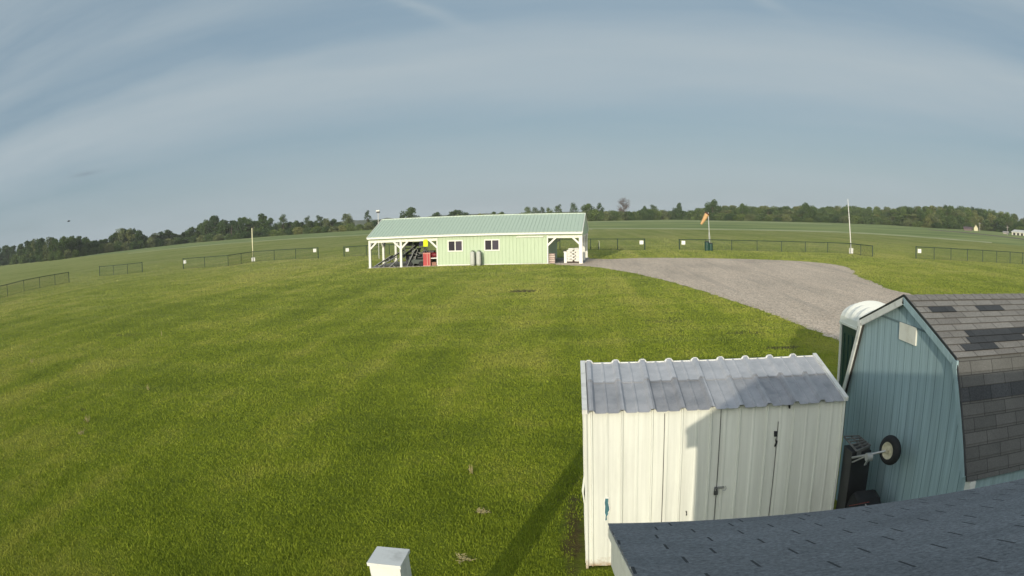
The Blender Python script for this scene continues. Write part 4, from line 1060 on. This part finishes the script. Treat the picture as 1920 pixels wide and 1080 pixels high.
# windsock
e, b0, z = pole('windsock', (1331, 468.6), (1328, 398.5), .05, .035, (.55, .58, .58), 'orange windsock hanging from a thin grey pole behind the fence', 'windsock')
top = Vector((0, 0, z)); tl = at(1331, 468.6); 
d = ray(1328, 398.5); az = math.atan2(d.x, d.y); D = math.hypot(b0.x, b0.y); top = Vector((math.sin(az)*D, math.cos(az)*D, z))-b0
right = Vector((math.cos(az), -math.sin(az), 0)); 
s0 = top+right*(-.12)+Vector((0, 0, -.12)); s1 = s0+right*(-.72)+Vector((0, 0, -1.2))
bm = BM(); pts = [s0.lerp(s1, i/6)+Vector((0, 0, -.05*math.sin(i/6*3.1))) for i in range(7)]
tube(bm, pts, [.27, .26, .24, .21, .18, .15, .12], 14, cap=False)
obj('sock', bm, plain('faded_orange_cloth', (.62, .38, .18), .7, var=.08), e, smooth=True)
bm = BM(); dd = (s1-s0).normalized(); tube(bm, [s0-dd*.07, s0+dd*.07], .285, 14, cap=False); tube(bm, [top, s0-dd*.05], .03, 6); obj('hoop', bm, plain('dark_rust', (.09, .04, .03), .7), e)
bm = BM()
for s_ in (-1, 1): tube(bm, [(right*s_*.28)+Vector((0, 0, .02)), top*.55], .012, 5)
obj('guy_wire', bm, STEEL, e)
for px, lab, r_, hh in ((1325.8, 'dark green drum bin, the left one of the pair at the windsock', .27, .95), (1332.8, 'dark green drum bin, the smaller right one of the pair at the windsock', .22, .78)):
    b0 = at(px, 470.3); e = empty('drum_bin', b0, lab, 'bin', 'green bins at the foot of the windsock')
    bm = BM(); lathe(bm, [(r_*.92, 0), (r_, .05), (r_, hh*.33), (r_*1.04, hh*.35), (r_, hh*.37), (r_, hh*.66), (r_*1.04, hh*.68), (r_, hh*.7), (r_, hh)], 18); obj('drum', bm, plain('drum_green', (.015, .06, .045), .5), e)
    bm = BM(); lathe(bm, [(r_*1.05, hh), (r_*1.05, hh+.04), (r_*.5, hh+.1), (0, hh+.12)], 18); obj('lid', bm, BLACK, e)
# small standpipe behind the pavilion's right end
b0 = at(1122, 467.8); e = empty('standpipe', b0, 'small pale standpipe in front of the fence behind the pavilion shadow', 'standpipe')
bm = BM(); tube(bm, [(0, 0, 0), (0, 0, .75)], .06, 8); obj('pipe', bm, plain('dark_pipe', (.08, .1, .05), .6), e)
bm = BM(); tube(bm, [(.12, 0, .0), (.12, 0, .95), (.0, 0, 1.0)], .045, 8); obj('tap', bm, plain('pale_pipe', (.5, .52, .38), .6), e)
# weather instrument on a mast behind the pavilion
mb = pw(.9, 13.0); d = ray(709, 397); 
mb = Vector((d.x/d.y*75, 75, 0)); mz = top_over(mb, 709, 396)
e = empty('instrument_mast', mb, 'thin mast with small white instrument box above the pavilion roof end', 'mast')
bm = BM(); tube(bm, [(0, 0, 0), (0, 0, mz-.1)], .035, 6); obj('mast', bm, STEEL, e)
bm = BM(); box(bm, -.24, .16, -.08, .08, mz-.02, mz+.11); obj('instrument_box', bm, M_WH, e, bevel=.02)
bm = BM(); box(bm, -.18, .18, -.1, .1, mz-.2, mz-.03); obj('dark_sensor', bm, BLACK, e)
# bird
bd = ray(129, 415)*90+Vector((0, 0, CAMZ)); e = empty('bird', bd, 'small dark bird in flight low in the sky at the left', 'bird', rz=.4)
bm = BM(); tube(bm, [(-.30, 0, 0), (-.15, 0, .0), (.02, 0, .01), (.16, 0, .03), (.24, 0, .04), (.29, 0, .03)], [.01, .05, .075, .06, .04, .01], 8)
f = [bm.verts.new(p) for p in ((-.28, .0, 0), (-.45, .07, 0), (-.47, 0, .01), (-.45, -.07, 0))]; bm.faces.new(f)
for s_ in (-1, 1):
    pr_ = [((.08, s_*.04, .03), (-.10, s_*.04, .02)), ((.10, s_*.20, .12), (-.10, s_*.20, .10)), ((.03, s_*.40, .08), (-.10, s_*.38, .06)), ((-.12, s_*.56, .0), (-.15, s_*.55, .0))]
    vv = [(bm.verts.new(a), bm.verts.new(b_)) for a, b_ in pr_]
    for a, b_ in zip(vv, vv[1:]): bm.faces.new((a[0], b_[0], b_[1], a[1]))
obj('body', bm, BLACK, e)

# ------------------------------------------------------------------ trees
def leafmat(name, c1, c2):
    m, t, b = newmat(name); k = NB(t)
    at_ = k.n('ShaderNodeAttribute', attribute_name='shade').outputs['Fac']
    c = k.ramp(at_, [(0, c1), (1, c2)]); oi = k.n('ShaderNodeObjectInfo').outputs['Random']
    c = k.mix(1., c, k.ramp(oi, [(0, (.78, .82, .85)), (.5, (1, 1, 1)), (1, (1.25, 1.15, .95))]), 'MULTIPLY')
    t.links.new(c, b.inputs['Base Color']); b.inputs['Roughness'].default_value = .8; b.inputs['Specular IOR Level'].default_value = .1
    return m
L_DARK = leafmat('dark_foliage', (.030, .060, .024), (.075, .125, .040))
L_MID = leafmat('green_foliage', (.05, .09, .03), (.125, .18, .06))
L_PALE = leafmat('pale_spring_foliage', (.08, .11, .045), (.19, .22, .09))
L_BROWN = leafmat('brown_budding_twigs', (.09, .065, .055), (.19, .14, .12))
BARK = plain('bark', (.10, .08, .065), .9, var=.25)
def tree_meshes(seed, H, Wd, n, leaf, shape='round', base=.12, gap=.25):
    r_ = random.Random(seed); g = np.random.default_rng(seed)
    bm = BM(); lean = Vector((r_.uniform(-.05, .05)*H, r_.uniform(-.05, .05)*H, 0))
    tube(bm, [(0, 0, 0), lean*.4+Vector((0, 0, H*.4)), lean+Vector((0, 0, H*.85))], [H*.022, H*.016, H*.004], 7)
    blobs = []
    nb = {'round': 16, 'tall': 13, 'sparse': 13, 'bush': 14, 'bare': 20}[shape]
    for i in range(nb):
        a = r_.uniform(0, 6.283); q = r_.random()
        zf = base+(1-base)*(i+.5)/nb
        if shape == 'tall': env = .35+.65*math.sin(math.pi*min(1, zf*.9+.1))**.7; env *= .6
        elif shape == 'sparse': env = .25+.75*math.sin(math.pi*min(1, zf*.95))
        elif shape == 'bush': env = .75 if zf < .6 else .75*(1-(zf-.6)/.55)
        elif shape == 'bare': env = .3+.75*max(0, zf-.2)
        else: env = math.sin(math.pi*(zf*.82+.12))**.6
        rad_ = Wd*.5*env*math.sqrt(r_.uniform(.15, 1))*.8
        c_ = Vector((math.cos(a)*rad_, math.sin(a)*rad_, H*zf*.93))+lean*zf
        br = Wd*r_.uniform(.15, .24)*(1.15 if shape in ('round', 'bush') else 1.05)
        c_.z = min(c_.z, H-br*.55) if i < nb-1 else H-br*.6
        blobs.append((c_, br))
        st = lean*zf*.5+Vector((0, 0, H*max(.15, zf-.28)))
        tube(bm, [st, st.lerp(c_, .5)+Vector((0, 0, H*.02)), c_], [H*.008, H*.005, H*.002], 5)
        if shape in ('bare', 'sparse'):
            for _ in range(9 if shape == 'bare' else 3):
                e_ = c_+Vector((r_.uniform(-1, 1), r_.uniform(-1, 1), r_.uniform(-.3, 1)))*br*1.1; tube(bm, [st.lerp(c_, .7), e_], [H*.004, H*.0015], 4)
    me_t = bpy.data.meshes.new('trunk'); bm.to_mesh(me_t); bm.free(); me_t.materials.append(BARK)
    C = np.array([list(b_[0]) for b_ in blobs]); Rr = np.array([b_[1] for b_ in blobs])
    idx = g.integers(0, nb, n); dirs = g.normal(size=(n, 3)); dirs /= np.linalg.norm(dirs, axis=1)[:, None]
    rad = g.random(n)**.45
    P = C[idx]+dirs*(Rr[idx]*rad)[:, None]*np.array([1, 1, .8])
    P[:, 2] = np.maximum(P[:, 2], H*.01)
    u = g.normal(size=(n, 3)); u /= np.linalg.norm(u, axis=1)[:, None]; w = np.cross(u, g.normal(size=(n, 3))); w /= np.linalg.norm(w, axis=1)[:, None]
    s = leaf*g.uniform(.6, 1.3, n)[:, None]
    V = np.stack([P-u*s, P-w*s*.6, P+u*s, P+w*s*.6], 1).astype(np.float32)
    me = bpy.data.meshes.new('crown'); me.vertices.add(n*4); me.vertices.foreach_set('co', V.ravel())
    me.loops.add(n*4); me.loops.foreach_set('vertex_index', np.arange(n*4, dtype=np.int32))
    me.polygons.add(n); me.polygons.foreach_set('loop_start', np.arange(0, n*4, 4, dtype=np.int32))
    bsh = g.random(nb); at_ = me.attributes.new('shade', 'FLOAT', 'FACE'); at_.data.foreach_set('value', np.clip(bsh[idx]*.6+g.random(n)*.4, 0, 1).astype(np.float32)); me.update(); me.validate()
    return me, me_t
KIND = {}
def add_kind(key, mats, seeds, *a, **kw):
    KIND[key] = []
    for s_ in seeds:
        cm, tm = tree_meshes(s_, *a, **kw)
        for mt_ in mats:
            c2 = cm.copy(); c2.materials.append(mt_); KIND[key].append((c2, tm))
add_kind('roundm', [L_MID], (21, 22, 23), 10., 9., 3200, .36, 'round', base=.05)
add_kind('tallm', [L_MID, L_PALE], (26,), 10., 6., 2200, .33, 'tall', base=.08)
add_kind('round', [L_DARK], (1, 2, 3), 10., 9., 3200, .36, 'round', base=.05)
add_kind('pale', [L_PALE], (4, 5), 10., 9., 2600, .33, 'round', base=.08)
add_kind('tall', [L_DARK], (6, 7), 10., 6., 2200, .33, 'tall', base=.08)
add_kind('sparse', [L_DARK, L_MID], (8, 9, 10), 10., 7.5, 1300, .27, 'sparse', base=.3)
add_kind('bush', [L_DARK, L_MID, L_PALE], (12, 13), 10., 16., 2600, .55, 'bush', base=.02)
add_kind('bare', [L_BROWN], (15,), 10., 8., 1500, .15, 'bare', base=.3)
ntree = 0
def tree(px, by, ty, wpx, kind, lab, grp, cat='tree', back=0., name=None, pick=None):
    """px, base y, top y, crown width in photo pixels; back = metres behind the field edge"""
    global ntree; ntree += 1
    b0 = at(px, by); D0 = math.hypot(b0.x, b0.y)
    if back: b0 = b0*((D0+back)/D0)
    z = top_over(b0, px, ty); D = math.hypot(b0.x, b0.y)
    wm = wpx*D*.00076
    if kind in ('round', 'roundm', 'tall', 'tallm', 'pale'): z *= 1.10
    cm, tm = KIND[kind][pick if pick is not None else rng.randrange(len(KIND[kind]))]
    e = empty(name or {'bush': 'shrub', 'sparse': 'sparse_tree', 'bare': 'bare_tree'}.get(kind, 'tree'), b0, lab, cat, grp, rz=rng.uniform(0, 6.28))
    h0 = 10.; w0 = {'roundm': 9., 'tallm': 6., 'round': 9., 'pale': 9., 'tall': 6., 'sparse': 7.5, 'bush': 16., 'bare': 8.}[kind]
    e.scale = (wm/w0, wm/w0, z/h0)
    for nm, me in (('crown', cm), ('trunk', tm)):
        o = bpy.data.objects.new(nm, me); COL.objects.link(o); o.parent = e
    return e
EDGE = [(-60, 510), (0, 498), (111, 487), (185, 475.5), (350, 456), (505, 443), (600, 436.5), (690, 431), (800, 424), (900, 419.5), (1000, 416.5), (1095, 414.5), (1260, 411.5), (1447, 415), (1560, 417.5), (1660, 421.5), (1760, 428), (1840, 431.5), (1920, 439), (1980, 447)]
def edge(px):
    for (x0, y0), (x1, y1) in zip(EDGE, EDGE[1:]):
        if x0 <= px <= x1: return y0+(y1-y0)*(px-x0)/(x1-x0)
    return EDGE[-1][1]
def interp(T, px):
    for (x0, y0), (x1, y1) in zip(T, T[1:]):
        if x0 <= px <= x1: return y0+(y1-y0)*(px-x0)/(x1-x0)
    return T[-1][1] if px > T[-1][0] else T[0][1]
LTOP = [(-60, 470), (0, 466), (40, 460), (70, 451), (90, 450), (120, 448), (150, 446), (185, 455), (205, 446), (222, 435), (240, 430), (256, 434), (275, 444), (300, 437), (318, 434), (335, 441), (352, 431), (372, 427), (388, 413), (405, 409), (420, 414), (432, 418), (445, 411), (460, 411), (475, 418)]
GL = 'leafy trees in the wood at the left'
x = -50
while x < 480:      # front row of the left wood
    w_ = rng.uniform(24, 40); tree(x, edge(x)-.3, interp(LTOP, x)+rng.uniform(-2, 3), w_, rng.choice(['round', 'round', 'tall', 'pale']), 'dense leafy tree in the dark wood left of the cream pole', GL); x += rng.uniform(11, 17)
x = -40
while x < 480:
    tree(x, edge(x)-.3, interp(LTOP, x)+rng.uniform(-1, 4), rng.uniform(26, 40), rng.choice(['round', 'tall']), 'dense leafy tree in the dark wood left of the cream pole', GL, back=14); x += rng.uniform(16, 24)
x = -45
while x < 480:
    tree(x, edge(x)-.3, interp(LTOP, x)+rng.uniform(2, 7), rng.uniform(28, 40), 'round', 'dense leafy tree in the dark wood left of the cream pole', GL, back=28); x += rng.uniform(18, 25)
x = 485
while x < 640:
    tree(x, edge(x)-.2, edge(x)-rng.uniform(15, 22), rng.uniform(22, 30), 'round', 'low leafy tree in the continuous row between cream pole and pavilion', 'low trees between the pole and the pavilion', back=8); x += rng.uniform(10, 15)
x = -55
GS = 'low bushes along the foot of the left wood'
while x < 700:      # understorey
    tree(x, edge(x)+.2, edge(x)-rng.uniform(11, 17)*(1.15 if x < 300 else .85), rng.uniform(26, 36), 'bush', 'dark bush filling the foot of the tree line left of the pavilion', GS, 'bush'); x += rng.uniform(13, 19)
for x_, ty, w_, kd, lb in ((492, 405, 34, 'tall', 'pointed green tree just right of the cream pole'), (508, 412, 26, 'round', 'rounded green tree second right of the cream pole'), (532, 401.5, 26, 'sparse', 'tallest open-crowned tree right of the cream pole'), (556, 416, 22, 'round', 'low dark tree right of the tallest open-crowned one'), (577, 405, 18, 'sparse', 'slim open tree in the middle between cream pole and pavilion'), (598, 404, 26, 'sparse', 'broad open tree left of the pale bushy one'), (612, 412, 20, 'pale', 'small pale tree beside the broad open one'), (651, 404, 28, 'pale', 'lone pale bushy tree left of the pavilion'), (690, 394.5, 17, 'sparse', 'small dark windblown tree left of the pavilion roof')):
    tree(x_, edge(x_)-.2, ty, w_, kd, lb, 'separate trees left of the pavilion')
# trees peeping over the pavilion roof
for x_, ty, w_, kd, lb in ((768, 392.5, 36, 'round', 'round tree showing over the left half of the pavilion roof'), (862, 396, 44, 'round', 'broad low tree showing over the middle of the pavilion roof'), (822, 400, 22, 'round', 'low tree between the two round ones over the pavilion roof'), (925, 399, 16, 'round', 'small low tree over the right half of the pavilion roof'), (940, 399, 16, 'round', 'small dark tree left of the ragged row over the roof')):
    tree(x_, edge(x_)-.3, ty, w_, kd, lb, 'trees over the pavilion roof', back=40)
for x_, ty, w_, kd in ((990, 387, 20, 'sparse'), (1004, 388, 18, 'sparse'), (1016, 388, 16, 'sparse'), (1030, 389, 18, 'sparse'), (1048, 383.5, 20, 'sparse')):
    tree(x_, edge(x_)-.3, ty, w_, kd, 'ragged open tree in the row over the right half of the roof', 'ragged trees in a row over the roof', back=60)
x = 705
while x < 1100:
    tree(x, edge(x), edge(x)-rng.uniform(15, 18), 34, 'bush', 'distant hedge bush just behind the pavilion roof line', 'hedge bushes behind the pavilion', 'bush', back=30); x += rng.uniform(17, 23)
for x_, ty, w_, kd, lb, nm in ((1076, 379.5, 18, 'sparse', 'slim tree just above the right roof corner', None), (1106, 385, 30, 'round', 'dense tree right of the roof corner', None), (1126, 380, 18, 'sparse', 'taller open tree second right of the roof corner', None), (1168, 371, 31, 'bare', 'tall brown budding tree standing alone above the hedge', 'budding_tree'), (1208, 389, 14, 'round', 'small tree left of the dark open one', None), (1224, 384, 24, 'sparse', 'dark open tree midway between the brown tree and windsock', None), (1275, 383, 14, 'round', 'isolated round tree top left of the windsock', None), (1337, 378.5, 30, 'round', 'tree with a jutting crown right behind the windsock', None), (1392, 385, 22, 'round', 'round tree top right of the windsock', None), (1514, 384.5, 34, 'round', 'large dark tree standing out left of the tall white pole', None)):
    tree(x_, edge(x_)+.1, ty, w_, kd, lb, 'separate trees on the far right field edge', name=nm, pick=(0 if x_ == 1514 else None), back=(60 if x_ == 1275 else 0))
x = 1098
while x < 1330:     # hedge
    tree(x, edge(x)+.2, edge(x)-rng.uniform(15, 21), 34, 'bush', 'leafy bush in the long hedge between pavilion and windsock', 'bushes in the hedge right of the pavilion', 'bush'); x += rng.uniform(11, 16)
RTOP = [(1290, 396), (1340, 390), (1380, 389), (1420, 388.5), (1440, 389), (1460, 390), (1500, 390), (1560, 390), (1600, 389), (1640, 391), (1680, 392), (1720, 390), (1750, 389.5), (1790, 391), (1830, 394), (1860, 398), (1880, 401), (1900, 405), (1920, 411), (1980, 428)]
GR = 'trees in the long wood at the right'
for row, (dy, bk, st_) in enumerate(((13, 0, 13), (5, 16, 15), (0, 40, 15), (0, 75, 17))):
    x = 1300+row*7
    while x < 1985:
        e_ = edge(x); t_ = interp(RTOP, x)+dy*(.6+.4*(e_-interp(RTOP, x))/25)+rng.uniform(-2, 2.5)
        if row >= 2: t_ = interp(RTOP, x)+rng.uniform(-1.5, 2.5)
        tree(x, e_-.1, t_, rng.uniform(22, 38), rng.choice(['round', 'roundm', 'roundm', 'tallm', 'pale', 'roundm']), 'leafy tree in the long wood behind the right field', GR, back=bk); x += rng.uniform(st_-4, st_+4)
x = 1300
while x < 1990:
    tree(x, edge(x)+.2, edge(x)-rng.uniform(8, 14), rng.uniform(28, 36), 'bush', 'low bush at the foot of the long wood at the right', 'bushes at the foot of the right wood', 'bush', back=2); x += rng.uniform(15, 22)
print('trees', ntree)
# far wooded ridge on the horizon
m, t, b = newmat('far_woods'); k = NB(t); c = k.ramp(k.noise(k.obj(), .02, 5), [(.3, (.05, .07, .045)), (.7, (.10, .12, .08))]); t.links.new(c, b.inputs['Base Color']); b.inputs['Roughness'].default_value = 1; M_FARW = m
bm = BM(); pv = None
for i in range(241):
    az = R(-75+150*i/240); Df = 1150
    hh = 9+5*noise.noise(Vector((i*.08, 0, 0)))+2*noise.noise(Vector((i*.6, 3, 0)))+1.5*noise.noise(Vector((i*2.3, 5, 0)))
    p = Vector((math.sin(az)*Df, math.cos(az)*Df, 0)); q = p*1.08
    cur = [bm.verts.new(p), bm.verts.new(p*1.02+Vector((0, 0, hh))), bm.verts.new(q+Vector((0, 0, hh))), bm.verts.new(q*1.03)]
    if pv:
        for j in range(3): bm.faces.new((pv[j], cur[j], cur[j+1], pv[j+1]))
    pv = cur
tag(obj('far_hills', bm, M_FARW), kind='structure')

# ------------------------------------------------------------------ far buildings at the right and left
def farhouse(px, by, wpx, hpx, depth, walls, roofc, lab, nm, face=0., ridge='x', roofh=.45):
    b0 = at(px, by); D = math.hypot(b0.x, b0.y); w = wpx*D*.00076; h_ = hpx*D*.00076
    e = empty(nm, b0, lab, 'building', rz=-math.atan2(b0.x, b0.y)+face)
    wm_ = plain(nm+'_wall', walls, .7, var=.06, scale=.5); rm = plain(nm+'_roof', roofc, .7, var=.1, scale=.5)
    hw = h_*(1-roofh)
    bm = BM(); box(bm, -w/2, w/2, 0, depth, 0, hw)
    if ridge == 'y': prism(bm, [(-w/2, hw), (w/2, hw), (0, h_)], 0, depth, lambda a, b__, d: Vector((a, d, b__)))
    obj('wall', bm, wm_, e)
    bm = BM()
    if ridge == 'x': prism(bm, [(-.4, hw), (depth/2, h_+.1), (depth+.4, hw), (depth+.4, hw-.2), (depth/2, h_-.1), (-.4, hw-.2)], -w/2-.4, w/2+.4, lambda a, b__, d: Vector((d, a, b__)))
    else:
        for s_ in (-1, 1): prism(bm, [(0, h_+.05), (s_*(w/2+.4), hw-.25), (s_*(w/2+.4), hw), (0, h_+.35)], -.4, depth+.4, lambda a, b__, d: Vector((a, d, b__)))
    obj('roof', bm, rm, e)
    return e, w, h_, hw
CRM = (.66, .62, .42)
e, w, h_, hw = farhouse(1830, 433, 9, 11.5, 9, CRM, (.10, .08, .08), 'small cream barn with steep pointed gable under the right wood', 'gable_barn', ridge='y', roofh=.55)
e, w, h_, hw = farhouse(1815, 432.5, 18, 7, 7, (.16, .12, .12), (.12, .08, .09), 'low brown building left of the cream pointed barn', 'low_farm_building')
e, w, h_, hw = farhouse(1910, 441.5, 34, 10, 12, (.72, .70, .60), (.70, .70, .64), 'long low cream farm building at the right edge', 'long_farm_building', face=R(-20), roofh=.4)
bm = BM()
bm.free()
for i in range(4):
    bm = BM(); box(bm, -w/2+1.0+i*2.6, -w/2+2.4+i*2.6, -.06, .02, 0, hw*.72); obj('door_opening', bm, DARK, e)
e, w, h_, hw = farhouse(1886, 439, 12, 5, 7, (.45, .42, .36), (.35, .33, .3), 'small greyish outbuilding left of the long cream one', 'farm_outbuilding')
e, w, h_, hw = farhouse(1722, 424.5, 10, 4, 6, (.45, .42, .30), (.3, .28, .2), 'tiny pale house between trunks in the right wood', 'small_house')
e, w, h_, hw = farhouse(12, 493, 6, 6, 6, (.5, .47, .38), (.1, .09, .08), 'tiny pale house between trees at the far left edge', 'small_house')
def farcar(px, by, lab, col):
    b0 = at(px, by); e = empty('parked_car', b0, lab, 'car', rz=-math.atan2(b0.x, b0.y))
    bm = BM(); prism(bm, [(-2.2, .35), (2.2, .35), (2.25, .8), (1.6, .95), (1.1, 1.45), (-1.3, 1.5), (-1.9, 1.0), (-2.25, .9)], -.85, .85, lambda a, b__, d: Vector((a, d, b__))); obj('body', bm, plain('car_paint', col, .3), e, bevel=.06)
    bm = BM(); prism(bm, [(1.45, .98), (1.02, 1.38), (-1.2, 1.42), (-1.65, 1.02)], -.87, .87, lambda a, b__, d: Vector((a, d, b__))); obj('windows', bm, GLASS, e)
    for x_ in (-1.4, 1.4):
        bm = BM()
        lathe(bm, [(.33, -.92), (.33, .92)], 14, Matrix.Translation((x_, 0, .33)) @ Matrix.Rotation(R(90), 4, 'X')); obj('wheel', bm, RUB, e)
farcar(1739.5, 426.3, 'white car parked at the foot of the right wood', (.75, .75, .72))
for px, by, ty, lb in ((1837, 434, 417, 'thin utility pole right of the cream pointed barn'), (1889, 441, 423, 'thin utility pole left of the long cream farm building')):
    b0 = at(px, by); z = top_over(b0, px, ty); e = empty('utility_pole', b0, lb, 'utility pole', 'utility poles by the far farm')
    bm = BM(); tube(bm, [(0, 0, 0), (0, 0, z)], [.22, .15], 7); obj('pole', bm, plain('grey_pole', (.3, .28, .26), .8), e)
    bm = BM(); box(bm, -1.1, 1.1, -.08, .08, z-.9, z-.7); obj('crossarm', bm, plain('grey_pole', (.3, .28, .26), .8), e)

# ------------------------------------------------------------------ evening haze over the whole place
hm = bpy.data.materials.new('haze'); hm.use_nodes = True; t = hm.node_tree
for n_ in list(t.nodes):
    if n_.type == 'BSDF_PRINCIPLED': t.nodes.remove(n_)
pv_ = t.nodes.new('ShaderNodeVolumePrincipled'); pv_.inputs['Density'].default_value = .00015; pv_.inputs['Color'].default_value = (.92, .96, 1, 1); pv_.inputs['Anisotropy'].default_value = -.1
t.links.new(pv_.outputs[0], t.nodes['Material Output'].inputs['Volume'])
bm = BM(); box(bm, -1760, 1760, -1760, 1760, -1, 26)
tag(obj('haze', bm, hm), kind='stuff')
